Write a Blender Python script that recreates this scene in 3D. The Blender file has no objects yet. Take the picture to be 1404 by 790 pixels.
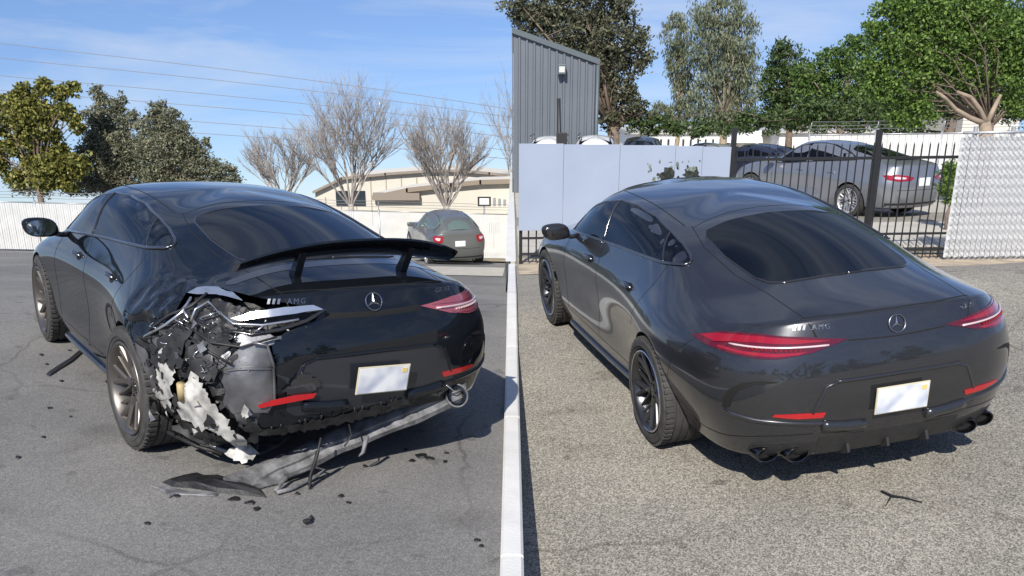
import bpy, bmesh, math, random
from mathutils import Vector, Matrix, Euler
from mathutils.bvhtree import BVHTree
from mathutils.geometry import delaunay_2d_cdt, tessellate_polygon
S = bpy.context.scene
COL = S.collection
PI = math.pi
R = math.radians
random.seed(7)

# ------------------------------------------------------------------ camera, sky, sun, exposure
F, CX, CY, PITCH, CAMH = 1200.0, 702.0, 525.0, 0.31794, 1.88194
cam_d = bpy.data.cameras.new('camera'); cam = bpy.data.objects.new('camera', cam_d); COL.objects.link(cam)
cam.location = (0, 0, CAMH); cam.rotation_euler = (PI/2 - PITCH, 0, 0)
cam_d.sensor_width = 36; cam_d.lens = F/1404*36
cam_d.shift_y = (CY-395)/1404
cam_d.clip_start = 0.05; cam_d.clip_end = 5000
S.camera = cam
SUN_AZ = R(76)      # direction the light travels towards, from +x
SUN_EL = R(40)
sd = bpy.data.lights.new('sun', 'SUN'); sd.energy = 4.8; sd.angle = R(0.5); sd.color = (1, .95, .87)
so = bpy.data.objects.new('sun', sd); COL.objects.link(so)
ldir = Vector((math.cos(SUN_AZ)*math.cos(SUN_EL), math.sin(SUN_AZ)*math.cos(SUN_EL), -math.sin(SUN_EL)))
so.rotation_euler = ldir.to_track_quat('-Z', 'Y').to_euler()
w = bpy.data.worlds.new('World'); S.world = w; w.use_nodes = True
nt = w.node_tree; nt.nodes.clear()
out = nt.nodes.new('ShaderNodeOutputWorld'); bg = nt.nodes.new('ShaderNodeBackground')
sky = nt.nodes.new('ShaderNodeTexSky'); sky.sky_type = 'NISHITA'; sky.sun_disc = False
sky.sun_elevation = SUN_EL
to = -ldir
sky.sun_rotation = math.atan2(to.x, to.y)
sky.air_density = 1.15; sky.dust_density = 0.15; sky.ozone_density = 4.0
tc = nt.nodes.new('ShaderNodeTexCoord'); mp = nt.nodes.new('ShaderNodeMapping')
mp.inputs['Rotation'].default_value = (0, 0, R(25)); mp.inputs['Scale'].default_value = (1.3, 4.2, 9)
no = nt.nodes.new('ShaderNodeTexNoise'); no.inputs['Scale'].default_value = 1.6; no.inputs['Detail'].default_value = 7; no.inputs['Roughness'].default_value = .58
no.inputs['Distortion'].default_value = .6
cr = nt.nodes.new('ShaderNodeMapRange'); cr.inputs['From Min'].default_value = .43; cr.inputs['From Max'].default_value = .8; cr.inputs['To Max'].default_value = .8
mx = nt.nodes.new('ShaderNodeMix'); mx.data_type = 'RGBA'; mx.inputs['B'].default_value = (7.5, 8.3, 9.4, 1)
nt.links.new(mp.outputs[0], no.inputs['Vector'])
nt.links.new(no.outputs['Fac'], cr.inputs['Value']); nt.links.new(cr.outputs[0], mx.inputs['Factor'])
va = nt.nodes.new('ShaderNodeVectorMath'); va.operation = 'ADD'; va.inputs[1].default_value = (0, 0, .15)   # the lots fall away: the sky reaches a little below eye level
vn = nt.nodes.new('ShaderNodeVectorMath'); vn.operation = 'NORMALIZE'
nt.links.new(tc.outputs['Generated'], va.inputs[0]); nt.links.new(va.outputs[0], vn.inputs[0]); nt.links.new(vn.outputs[0], sky.inputs['Vector']); nt.links.new(vn.outputs[0], mp.inputs[0])
tn = nt.nodes.new('ShaderNodeMix'); tn.data_type = 'RGBA'; tn.blend_type = 'MULTIPLY'; tn.inputs['Factor'].default_value = 1; tn.inputs['B'].default_value = (1.06, 1.12, 1.38, 1)
nt.links.new(sky.outputs[0], tn.inputs['A']); nt.links.new(tn.outputs['Result'], mx.inputs['A']); nt.links.new(mx.outputs['Result'], bg.inputs[0])
bg.inputs[1].default_value = 0.078
nt.links.new(bg.outputs[0], out.inputs[0])
S.view_settings.view_transform = 'Standard'; S.view_settings.look = 'None'
S.view_settings.exposure = 0.3; S.view_settings.gamma = 1
S.cycles.use_denoising = True
S.cycles.max_bounces = 6

# ------------------------------------------------------------------ materials
def mat(name, col, rough=.6, metal=0, coat=0, noise=0, nscale=8, bump=0, bscale=None, spec=.5, col2=None, emit=None, nd=3, trans=0):
    m = bpy.data.materials.new(name); m.use_nodes = True
    n = m.node_tree; b = n.nodes['Principled BSDF']
    b.inputs['Base Color'].default_value = (*col, 1); b.inputs['Roughness'].default_value = rough
    b.inputs['Metallic'].default_value = metal; b.inputs['Coat Weight'].default_value = coat
    b.inputs['Coat Roughness'].default_value = .03; b.inputs['Specular IOR Level'].default_value = spec
    if trans: b.inputs['Transmission Weight'].default_value = trans
    if noise or bump or col2:
        t = n.nodes.new('ShaderNodeTexCoord')
    if noise or col2:
        q = n.nodes.new('ShaderNodeTexNoise'); q.inputs['Scale'].default_value = nscale; q.inputs['Detail'].default_value = nd+2
        n.links.new(t.outputs['Object'], q.inputs['Vector'])
        r = n.nodes.new('ShaderNodeValToRGB'); r.color_ramp.elements[0].position = .32; r.color_ramp.elements[1].position = .68
        c2 = col2 or tuple(min(1, c*(1+noise)) for c in col); c1 = col if col2 else tuple(c*(1-noise) for c in col)
        r.color_ramp.elements[0].color = (*c1, 1); r.color_ramp.elements[1].color = (*c2, 1)
        n.links.new(q.outputs['Fac'], r.inputs[0]); n.links.new(r.outputs[0], b.inputs['Base Color'])
    if bump:
        q2 = n.nodes.new('ShaderNodeTexNoise'); q2.inputs['Scale'].default_value = bscale or nscale*4; q2.inputs['Detail'].default_value = 4
        n.links.new(t.outputs['Object'], q2.inputs['Vector'])
        bp = n.nodes.new('ShaderNodeBump'); bp.inputs['Strength'].default_value = bump; bp.inputs['Distance'].default_value = .01
        n.links.new(q2.outputs['Fac'], bp.inputs['Height']); n.links.new(bp.outputs[0], b.inputs['Normal'])
    if emit: b.inputs['Emission Color'].default_value = (*emit[:3], 1); b.inputs['Emission Strength'].default_value = emit[3]
    return m

# ------------------------------------------------------------------ object helpers
def tag(o, label=None, cat=None, group=None, kind=None):
    if label: o['label'] = label
    if cat: o['category'] = cat
    if group: o['group'] = group
    if kind: o['kind'] = kind
    return o
def empty(name, M=None, **k):
    o = bpy.data.objects.new(name, None); COL.objects.link(o); o.empty_display_size = .2
    if M is not None: o.matrix_world = M
    return tag(o, **k)
def mesh_obj(name, verts, faces, m=None, parent=None, smooth=False, mats=None, fm=None, **k):
    me = bpy.data.meshes.new(name); me.from_pydata([tuple(v) for v in verts], [], faces); me.update()
    for mm in (mats or ([m] if m else [])): me.materials.append(mm)
    if fm: me.polygons.foreach_set('material_index', fm)
    if smooth: me.polygons.foreach_set('use_smooth', [True]*len(me.polygons))
    o = bpy.data.objects.new(name, me); COL.objects.link(o)
    if parent: o.parent = parent
    return tag(o, **k)
def inst(name, me, parent=None, M=None, **k):
    o = bpy.data.objects.new(name, me); COL.objects.link(o)
    if parent: o.parent = parent
    if M is not None:
        o.matrix_local = M
    return tag(o, **k)
class MB:
    def __init__(s): s.v = []; s.f = []; s.m = []
    def add(s, v, f, mi=0):
        k = len(s.v); s.v += [Vector(p) for p in v]; s.f += [tuple(i+k for i in q) for q in f]; s.m += [mi]*len(f); return s
    def box(s, lo, hi, mi=0, M=None):
        x0,y0,z0 = lo; x1,y1,z1 = hi
        v = [Vector(p) for p in ((x0,y0,z0),(x1,y0,z0),(x1,y1,z0),(x0,y1,z0),(x0,y0,z1),(x1,y0,z1),(x1,y1,z1),(x0,y1,z1))]
        if M: v = [M @ p for p in v]
        return s.add(v, [(0,3,2,1),(4,5,6,7),(0,1,5,4),(1,2,6,5),(2,3,7,6),(3,0,4,7)], mi)
    def tube(s, pts, r, n=8, mi=0, caps=True):
        pts = [Vector(p) for p in pts]; rs = r if isinstance(r, (list, tuple)) else [r]*len(pts)
        v = []; u = None
        for i, p in enumerate(pts):
            d = (pts[min(i+1, len(pts)-1)] - pts[max(i-1, 0)])
            d = d.normalized() if d.length > 1e-9 else Vector((0,0,1))
            if u is None:
                u = d.cross(Vector((0,0,1)))
                if u.length < .05: u = d.cross(Vector((1,0,0)))
            u = (u - d*u.dot(d)).normalized(); w_ = d.cross(u)
            for k in range(n):
                a = 2*PI*k/n; v.append(p + (u*math.cos(a) + w_*math.sin(a))*rs[i])
        f = []
        for i in range(len(pts)-1):
            for k in range(n):
                a = i*n+k; b = i*n+(k+1) % n; f.append((a, b, b+n, a+n))
        if caps: f.append(tuple(range(n))[::-1]); f.append(tuple(range((len(pts)-1)*n, len(pts)*n)))
        return s.add(v, f, mi)
    def lathe(s, prof, n=32, mi=0, M=None, a0=0, a1=2*PI):   # prof (r, y): axis y
        full = abs(a1-a0-2*PI) < 1e-6; cols = n if full else n+1
        v = [Vector((r*math.cos(a0+(a1-a0)*k/n), y, r*math.sin(a0+(a1-a0)*k/n))) for (r, y) in prof for k in range(cols)]
        if M: v = [M @ p for p in v]
        f = []
        for i in range(len(prof)-1):
            for k in range(n):
                a = i*cols+k; b = i*cols+(k+1) % cols; f.append((a, b, b+cols, a+cols))
        return s.add(v, f, mi)
    def prism(s, poly, axis, a, b, mi=0, M=None):
        def P3(u, w_, t):
            return Vector({'x': (t, u, w_), 'y': (u, t, w_), 'z': (u, w_, t)}[axis])
        n = len(poly); v = [P3(u, w_, a) for u, w_ in poly] + [P3(u, w_, b) for u, w_ in poly]
        if M: v = [M @ p for p in v]
        f = [(i, (i+1) % n, (i+1) % n+n, i+n) for i in range(n)] + [tuple(range(n))[::-1], tuple(range(n, 2*n))]
        return s.add(v, f, mi)
    def out(s, name, m=None, parent=None, smooth=False, mats=None, fix=True, bevel=0, auto=None, **k):
        o = mesh_obj(name, s.v, s.f, m, parent, smooth, mats, s.m if mats else None, **k)
        if fix:
            bm = bmesh.new(); bm.from_mesh(o.data); bmesh.ops.recalc_face_normals(bm, faces=bm.faces); bm.to_mesh(o.data); bm.free()
        if bevel:
            bv = o.modifiers.new('b', 'BEVEL'); bv.width = bevel; bv.segments = 2; bv.limit_method = 'ANGLE'; bv.angle_limit = R(35)
        if auto: smooth_by_angle(o.data, auto)
        return o
def smooth_by_angle(me, deg):
    bm = bmesh.new(); bm.from_mesh(me)
    for f in bm.faces: f.smooth = True
    for e in bm.edges:
        if len(e.link_faces) == 2 and e.calc_face_angle(0) > R(deg): e.smooth = False
    bm.to_mesh(me); bm.free()
def bake(o):
    dg = bpy.context.evaluated_depsgraph_get(); dg.update()
    me = bpy.data.meshes.new_from_object(o.evaluated_get(dg)); o.modifiers.clear(); o.data = me; return o
def frame(gz, tx, ty):
    return Matrix.Translation((0, 0, gz)) @ Matrix.Rotation(tx, 4, 'X') @ Matrix.Rotation(-ty, 4, 'Y')
FR = {'L': frame(0, -.03931, -.04612), 'R': frame(-.59305, .03931, .08005)}
M_L = FR['L'] @ Matrix.Translation((-1.42319, 5.39047, 0)) @ Matrix.Rotation(2.20933, 4, 'Z') @ Matrix.Translation((0, .02, 0))
M_R = FR['R'] @ Matrix.Translation((1.91539, 5.62465, 0)) @ Matrix.Rotation(1.77044, 4, 'Z') @ Matrix.Translation((0, .02, 0))
def ray(px, py):
    u = (px-CX)/F; w_ = (CY-py)/F; cp, sp = math.cos(PITCH), math.sin(PITCH)
    return Vector((u, cp+w_*sp, w_*cp-sp))
def at(px, py, Y):                     # the point of the place seen at that pixel, Y metres ahead
    d = ray(px, py); return Vector((0, 0, CAMH)) + d*(Y/d.y)
# ------------------------------------------------------------------ the coupe body (x forward from the rear axle, y left, z up)
CAGE = [
 [(-.85,0,.22),(-1.06,0,.26),(-1.13,0,.37),(-1.175,0,.52),(-1.185,0,.70),(-1.15,0,.88),(-1.085,0,1.065),(-.86,0,1.11),(-.48,0,1.175),(.33,0,1.385),(.85,0,1.455)],
 [(-.85,.33,.22),(-1.06,.34,.26),(-1.13,.35,.37),(-1.17,.36,.52),(-1.175,.36,.70),(-1.14,.36,.88),(-1.075,.36,1.06),(-.86,.34,1.105),(-.48,.31,1.165),(.31,.27,1.375),(.9,0,1.458)],
 [(-.80,.62,.22),(-1.0,.66,.26),(-1.07,.68,.37),(-1.11,.69,.52),(-1.12,.70,.70),(-1.08,.70,.87),(-1.0,.67,1.03),(-.78,.58,1.075),(-.45,.51,1.13),(.27,.46,1.335),(.95,0,1.46)],
 [(-.70,.80,.22),(-.84,.88,.26),(-.88,.92,.37),(-.90,.97,.52),(-.89,.985,.70),(-.84,.97,.85),(-.73,.86,.98),(-.52,.73,1.035),(-.26,.64,1.125),(.34,.555,1.31),(1.0,0,1.461)],
 [(-.45,.82,.22),(-.50,.91,.26),(-.50,.96,.37),(-.50,1.03,.52),(-.49,1.06,.70),(-.46,1.035,.84),(-.38,.92,.965),(-.22,.805,1.05),(-.02,.72,1.15),(.50,.60,1.32),(1.05,0,1.462)],
 [(0,.82,.20),(0,.91,.25),(0,.96,.36),(0,1.055,.52),(0,1.085,.70),(.02,1.05,.85),(.05,.925,.97),(.10,.83,1.07),(.22,.75,1.185),(.66,.61,1.345),(1.1,0,1.463)],
 [(.5,.80,.17),(.5,.90,.19),(.5,.945,.33),(.5,.965,.52),(.5,.99,.70),(.5,.985,.84),(.5,.895,.962),(.52,.825,1.085),(.58,.745,1.23),(.84,.62,1.375),(1.15,0,1.464)],
 [(1,.80,.16),(1,.90,.17),(1,.945,.31),(1,.915,.50),(1,.935,.70),(1,.945,.835),(1,.885,.945),(1.0,.82,1.09),(1.03,.735,1.285),(1.1,.61,1.41),(1.25,0,1.464)],
 [(1.6,.80,.16),(1.6,.90,.17),(1.6,.945,.31),(1.6,.915,.50),(1.6,.935,.70),(1.6,.945,.83),(1.6,.885,.94),(1.6,.82,1.09),(1.58,.735,1.285),(1.55,.605,1.42),(1.4,0,1.462)],
 [(2.2,.80,.16),(2.2,.90,.17),(2.2,.945,.31),(2.2,.925,.50),(2.2,.94,.70),(2.2,.945,.83),(2.2,.885,.94),(2.16,.815,1.08),(2.08,.73,1.25),(1.90,.60,1.40),(1.55,0,1.458)],
 [(2.65,.80,.2),(2.65,.90,.22),(2.65,.945,.33),(2.65,.945,.50),(2.65,.96,.70),(2.65,.95,.83),(2.62,.87,.93),(2.54,.77,.99),(2.38,.70,1.11),(2.06,.54,1.385),(1.65,0,1.45)],
 [(3.1,.80,.22),(3.1,.90,.25),(3.1,.96,.36),(3.1,.985,.50),(3.1,.995,.68),(3.1,.955,.81),(3.02,.80,.905),(2.78,.64,.955),(2.52,.56,1.065),(2.12,.45,1.395),(1.7,0,1.445)],
 [(3.45,.78,.2),(3.5,.88,.22),(3.5,.92,.36),(3.5,.93,.50),(3.48,.93,.65),(3.45,.87,.76),(3.3,.68,.865),(2.88,.50,.975),(2.58,.41,1.085),(2.15,.32,1.40),(1.74,0,1.442)],
 [(3.6,.65,.2),(3.72,.74,.22),(3.74,.78,.36),(3.74,.78,.50),(3.72,.77,.62),(3.66,.70,.72),(3.42,.50,.85),(2.92,.34,.985),(2.62,.28,1.095),(2.17,.21,1.405),(1.77,0,1.44)],
 [(3.7,.35,.2),(3.84,.38,.22),(3.87,.40,.36),(3.89,.40,.50),(3.87,.40,.62),(3.80,.36,.71),(3.5,.27,.845),(2.94,.18,.99),(2.65,.14,1.1),(2.18,.1,1.41),(1.79,0,1.438)],
 [(3.7,0,.2),(3.87,0,.22),(3.91,0,.36),(3.93,0,.50),(3.91,0,.62),(3.84,0,.71),(3.52,0,.845),(2.95,0,.995),(2.66,0,1.105),(2.19,0,1.412),(1.8,0,1.438)]]
LOW = lambda z: 1.2+(z-1.2)*.80 if z > 1.2 else z
def roof_z0(x, y):
    zc = [(-.48, 1.175), (.33, 1.385), (.85, 1.452), (1.35, 1.468), (1.85, 1.452), (2.18, 1.415), (2.66, 1.105)]
    for (a, za), (b, zb) in zip(zc, zc[1:]):
        if a <= x <= b: break
    t = (x-a)/(b-a); return za+(zb-za)*t+.012*math.sin(PI*max(0, min(1, t))) - .2*y*y
def roof_z(x, y): return LOW(roof_z0(x, y))
def KY(x): t = max(0, min(1, (x-.2)/2.2)); return .955+(.992-.955)*t
for _c in CAGE: _c[:] = [(p[0], p[1]*KY(p[0]), LOW(p[2])) for p in _c]
for _c in CAGE:      # two more rings on the roof between the rail and the centre line
    p, q = _c[9], _c[10]; new = []
    for t in (.33, .68):
        x, y = p[0]+(q[0]-p[0])*t, p[1]+(q[1]-p[1])*t; zz = roof_z(x, y)
        new.append((x, y, zz+(p[2]-roof_z(*p[:2]))*(1-t)))
    _c[10] = (q[0], 0, roof_z(q[0], 0)); _c[10:10] = new
def body_mesh():
    nj, nr = len(CAGE), len(CAGE[0]); V = []; idx = {}
    for j in range(nj):
        for r in range(nr):
            idx[j, r, 1] = len(V); V.append(Vector(CAGE[j][r]))
            if CAGE[j][r][1] < 1e-6: idx[j, r, -1] = idx[j, r, 1]
            else: p = CAGE[j][r]; idx[j, r, -1] = len(V); V.append(Vector((p[0], -p[1], p[2])))
    Fc = []; cre = {}
    for j in range(nj-1):
        for r in range(nr-1):
            for sgn in (1, -1):
                q = [idx[j, r, sgn], idx[j+1, r, sgn], idx[j+1, r+1, sgn], idx[j, r+1, sgn]]
                Fc.append(tuple(q if sgn == 1 else q[::-1]))
    # belly
    for j in range(nj-1):
        q = [idx[j, 0, 1], idx[j, 0, -1], idx[j+1, 0, -1], idx[j+1, 0, 1]]
        q2 = []
        for a in q:
            if a not in q2: q2.append(a)
        if len(q2) > 2: Fc.append(tuple(q2))
    me = bpy.data.meshes.new('body'); me.from_pydata([tuple(v) for v in V], [], Fc); me.update()
    bm = bmesh.new(); bm.from_mesh(me)
    bmesh.ops.recalc_face_normals(bm, faces=bm.faces)
    cl = bm.edges.layers.float.get('crease_edge') or bm.edges.layers.float.new('crease_edge')
    bm.verts.ensure_lookup_table()
    def ce(a, b, val):
        e = bm.edges.get((bm.verts[a], bm.verts[b]))
        if e: e[cl] = val
    for sgn in (1, -1):
        for j in range(nj-1):
            ce(idx[j, 1, sgn], idx[j+1, 1, sgn], .7)
            ce(idx[j, 0, sgn], idx[j+1, 0, sgn], .8)
        for j, v_ in ((0, .85), (1, .8), (2, .5)): ce(idx[j, 6, sgn], idx[j+1, 6, sgn], v_)
    bm.to_mesh(me); bm.free()
    o = bpy.data.objects.new('body', me); COL.objects.link(o)
    s = o.modifiers.new('s', 'SUBSURF'); s.levels = 4; s.render_levels = 4
    bake(o)
    o.data.polygons.foreach_set('use_smooth', [True]*len(o.data.polygons))
    return o
def bvh_of(me):
    return BVHTree.FromPolygons([v.co for v in me.vertices], [tuple(p.vertices) for p in me.polygons])
class Skin:
    """lays patches, ribbons and beads on a body surface"""
    def __init__(s, me): s.b = bvh_of(me)
    def hit(s, p, d):
        p = Vector(p); d = Vector(d).normalized()
        h = s.b.ray_cast(p - d*7, d)
        if h[0] is None:
            q = s.b.find_nearest(p); return q[0], q[1]
        n = h[1]
        if n.dot(d) > 0: n = -n
        return h[0], n
    def path(s, pts, d, step=.02, closed=False, off=.001):
        pts = [Vector(p) for p in pts]; o = []
        seg = list(zip(pts, pts[1:] + ([pts[0]] if closed else [])))
        if not closed: seg = seg[:len(pts)-1]
        for a, b in seg:
            n = max(1, int((b-a).length/step))
            for i in range(n): o.append(a.lerp(b, i/n))
        if not closed: o.append(pts[-1])
        r = []
        for p in o:
            h, n = s.hit(p, d); r.append((h + n*off, n))
        return r
    def patch(s, name, poly, d, m, parent, off=.003, grid=.04, skirt=.012, smooth=True, fit=0, **k):
        d = Vector(d).normalized(); up = Vector((0, 0, 1))
        if abs(d.z) > .9: up = Vector((0, 1, 0))
        U = d.cross(up).normalized(); W_ = U.cross(d).normalized()
        P2 = []
        pv = [Vector(p) for p in poly]
        for a, b in zip(pv, pv[1:]+pv[:1]):
            n = max(1, int((b-a).length/grid*1.3))
            for i in range(n): q = a.lerp(b, i/n); P2.append(Vector((q.dot(U), q.dot(W_))))
        nb = len(P2); xs = [p.x for p in P2]; ys = [p.y for p in P2]
        def inside(x, y):
            c = False
            for i in range(nb):
                a, b = P2[i], P2[i-1]
                if (a.y > y) != (b.y > y) and x < (b.x-a.x)*(y-a.y)/(b.y-a.y)+a.x: c = not c
            return c
        pts = list(P2); x = min(xs)+grid/2
        while x < max(xs):
            y = min(ys)+grid/2
            while y < max(ys):
                if inside(x, y) and min((Vector((x, y))-p).length for p in P2) > grid*.45: pts.append(Vector((x, y)))
                y += grid
            x += grid
        vo, eo, fo, *_ = delaunay_2d_cdt(pts, [], [list(range(nb))], 1, 1e-5)
        V = []; co_ = None
        if fit:        # a fair surface through the skin: low order polynomial of depth over the patch
            import numpy as np
            A = []; B = []; mx_, my_ = sum(xs)/nb, sum(ys)/nb
            def row(q): a, b = (q.x-mx_)*2, (q.y-my_)*2; return [a**i*b**j for i in range(fit+1) for j in range(fit+1-i)]
            for q in vo:
                p = U*q.x + W_*q.y; h, n = s.hit(p, d); A.append(row(q)); B.append((h-p).dot(d))
            co_ = np.linalg.lstsq(np.array(A), np.array(B), rcond=None)[0]
        for q in vo:
            p = U*q.x + W_*q.y
            if fit: V.append(p + d*(float(np.dot(row(q), co_)) - off*1.0 - .003))
            else: h, n = s.hit(p, d); V.append(h + n*off)
        NV = len(V); Fc = [tuple(f) for f in fo]
        cnt = {}
        for f in Fc:
            for i in range(len(f)):
                a, b = f[i], f[(i+1) % len(f)]; cnt[(a, b)] = 1
        be = [(a, b) for (a, b) in cnt if (b, a) not in cnt]
        m2 = {}
        for a, b in be:
            for t in (a, b):
                if t not in m2:
                    q = vo[t]; p = U*q.x + W_*q.y; h, n = s.hit(p, d); m2[t] = len(V); V.append(h - n*skirt)
        Fc2 = [(b, a, m2[a], m2[b]) for a, b in be]
        o = mesh_obj(name, V, Fc + Fc2, m, parent, False, **k)
        bm = bmesh.new(); bm.from_mesh(o.data); bmesh.ops.recalc_face_normals(bm, faces=bm.faces)
        c = bm.faces; bm.faces.ensure_lookup_table()
        if bm.faces[0].normal.dot(d) > 0:
            bmesh.ops.reverse_faces(bm, faces=bm.faces)
        bm.to_mesh(o.data); bm.free()
        if smooth: smooth_by_angle(o.data, 30)
        return o
    def ribbon(s, name, pts, d, m, parent, w=.004, off=.0012, closed=False, thick=0, mb=None, **k):
        pr = s.path(pts, d, .025, closed, 0); P = mb or MB(); V = []; Fc = []
        n = len(pr)
        for i, (p, nn) in enumerate(pr):
            a = pr[(i-1) % n if closed else max(i-1, 0)][0]; b = pr[(i+1) % n if closed else min(i+1, n-1)][0]
            t = (b-a).normalized(); sd_ = t.cross(nn).normalized()
            V += [p + sd_*w*.5 + nn*off*.3, p + sd_*w*.25 + nn*off, p - sd_*w*.25 + nn*off, p - sd_*w*.5 + nn*off*.3]
        for i in range(n if closed else n-1):
            a = i*4; b = ((i+1) % n)*4
            for q in range(3): Fc.append((a+q, a+q+1, b+q+1, b+q))
        P.add(V, Fc)
        if mb is not None: return
        return P.out(name, m, parent, True, **k)
    def bead(s, name, pts, d, m, parent, r=.008, off=.004, closed=False, n=8, **k):
        pr = s.path(pts, d, .03, closed, off)
        pp = [p for p, _ in pr]
        if closed: pp.append(pp[0])
        return MB().tube(pp, r, n).out(name, m, parent, True, **k)

# ------------------------------------------------------------------ materials of the coupes
def paint(name, col, metal, rough, flake, spec=.5):
    m = mat(name, col, rough, metal, 1.0, spec=spec)
    n = m.node_tree; b = n.nodes['Principled BSDF']; t = n.nodes.new('ShaderNodeTexCoord')
    v = n.nodes.new('ShaderNodeTexVoronoi'); v.inputs['Scale'].default_value = 800
    n.links.new(t.outputs['Object'], v.inputs['Vector'])
    r = n.nodes.new('ShaderNodeMix'); r.data_type = 'RGBA'
    r.inputs['A'].default_value = (*[c*(1-flake) for c in col], 1); r.inputs['B'].default_value = (*[c*(1+flake*1.6) for c in col], 1)
    n.links.new(v.outputs['Color'], r.inputs['Factor']); n.links.new(r.outputs['Result'], b.inputs['Base Color'])
    q = n.nodes.new('ShaderNodeTexNoise'); q.inputs['Scale'].default_value = 2.2; q.inputs['Detail'].default_value = 1
    bp = n.nodes.new('ShaderNodeBump'); bp.inputs['Strength'].default_value = .06; bp.inputs['Distance'].default_value = .02
    n.links.new(t.outputs['Object'], q.inputs['Vector']); n.links.new(q.outputs['Fac'], bp.inputs['Height']); n.links.new(bp.outputs[0], b.inputs['Coat Normal'])
    return m
P_GREY = paint('graphite_paint', (.036, .037, .041), .6, .28, .4)
P_DARK = paint('blue_black_paint', (.006, .0075, .010), 0, .6, .4, 0.0)
M_LINER = mat('liner_black', (.012, .012, .012), .9)
M_GLASS = mat('tinted_glass', (.003, .004, .006), .02, 0, 0, spec=.22)
M_TRIM = mat('gloss_trim', (.02, .02, .022), .12, 0, .6)
M_SATIN = mat('satin_trim', (.25, .26, .28), .3, 1)
M_BLKPL = mat('black_plastic', (.022, .022, .023), .55, noise=.2, nscale=30, bump=.1)
M_GAP = mat('gap_black', (.003, .003, .003), .8)
M_TYRE = mat('tyre_rubber', (.045, .043, .041), .8, noise=.25, nscale=14, bump=.15)
M_RIMB = mat('black_rim', (.055, .055, .06), .28, .7, .3)
M_RIMG = mat('grey_rim', (.16, .145, .13), .38, .8, .2)
M_LIP = mat('machined_lip', (.62, .62, .62), .22, 1)
M_DISC = mat('brake_disc', (.35, .34, .33), .35, 1)
M_CHROME = mat('chrome', (.7, .7, .72), .12, 1)
M_BADGE = mat('badge_metal', (.30, .31, .33), .25, 1)
M_DCHROME = mat('dark_chrome', (.10, .10, .105), .15, 1)
M_RED = mat('red_lens', (.27, .003, .010), .08, 0, 1)
M_REDD = mat('dark_red_lens', (.09, .002, .006), .1, 0, 1)
M_PINK = mat('clear_red_lens', (.30, .07, .09), .08, 0, 1)
M_LBAR = mat('lamp_bar', (.75, .55, .56), .2, .2, 1)
M_REFL = mat('reflector_red', (.42, .008, .012), .22, 0, .8)
def plate_mat():
    m = mat('plate', (.72, .73, .76), .45)
    n = m.node_tree; b = n.nodes['Principled BSDF']; t = n.nodes.new('ShaderNodeTexCoord')
    q = n.nodes.new('ShaderNodeTexNoise'); q.inputs['Scale'].default_value = 9; q.inputs['Detail'].default_value = 1
    r = n.nodes.new('ShaderNodeValToRGB'); r.color_ramp.elements[0].color = (.42, .46, .55, 1); r.color_ramp.elements[1].color = (.78, .79, .80, 1)
    r.color_ramp.elements[0].position = .3; r.color_ramp.elements[1].position = .6
    n.links.new(t.outputs['Object'], q.inputs['Vector']); n.links.new(q.outputs['Fac'], r.inputs[0]); n.links.new(r.outputs[0], b.inputs['Base Color'])
    return m
M_PLATE = plate_mat(); M_PLFRAME = mat('plate_rim', (.55, .50, .36), .4); M_STICK = mat('registration_sticker', (.75, .55, .2), .5)

def body_cut(o, cut, mats=True):
    md = o.modifiers.new('c', 'BOOLEAN'); md.object = cut; md.operation = 'DIFFERENCE'; md.solver = 'EXACT'; md.material_mode = 'TRANSFER'
    bake(o); bpy.data.objects.remove(cut)
BODY0 = body_mesh()
BODY0.data.materials.append(P_GREY)
SK = Skin(BODY0.data)
mb = MB()
for wx in (0, 2.951):
    for s in (1, -1):
        prof = [(.0, .58*s), (.395, .58*s), (.395, 1.3*s), (.0, 1.3*s)]
        mb.lathe(prof, 56, M=Matrix.Translation((wx, 0, .352)))
cutter = mb.out('cutter', M_LINER, None)
bmx = bmesh.new(); bmx.from_mesh(cutter.data); bmesh.ops.remove_doubles(bmx, verts=bmx.verts, dist=1e-4); bmesh.ops.recalc_face_normals(bmx, faces=bmx.faces); bmx.to_mesh(cutter.data); bmx.free()
body_cut(BODY0, cutter)
smooth_by_angle(BODY0.data, 38)
BODY_MESH = BODY0.data; bpy.data.objects.remove(BODY0)

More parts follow.
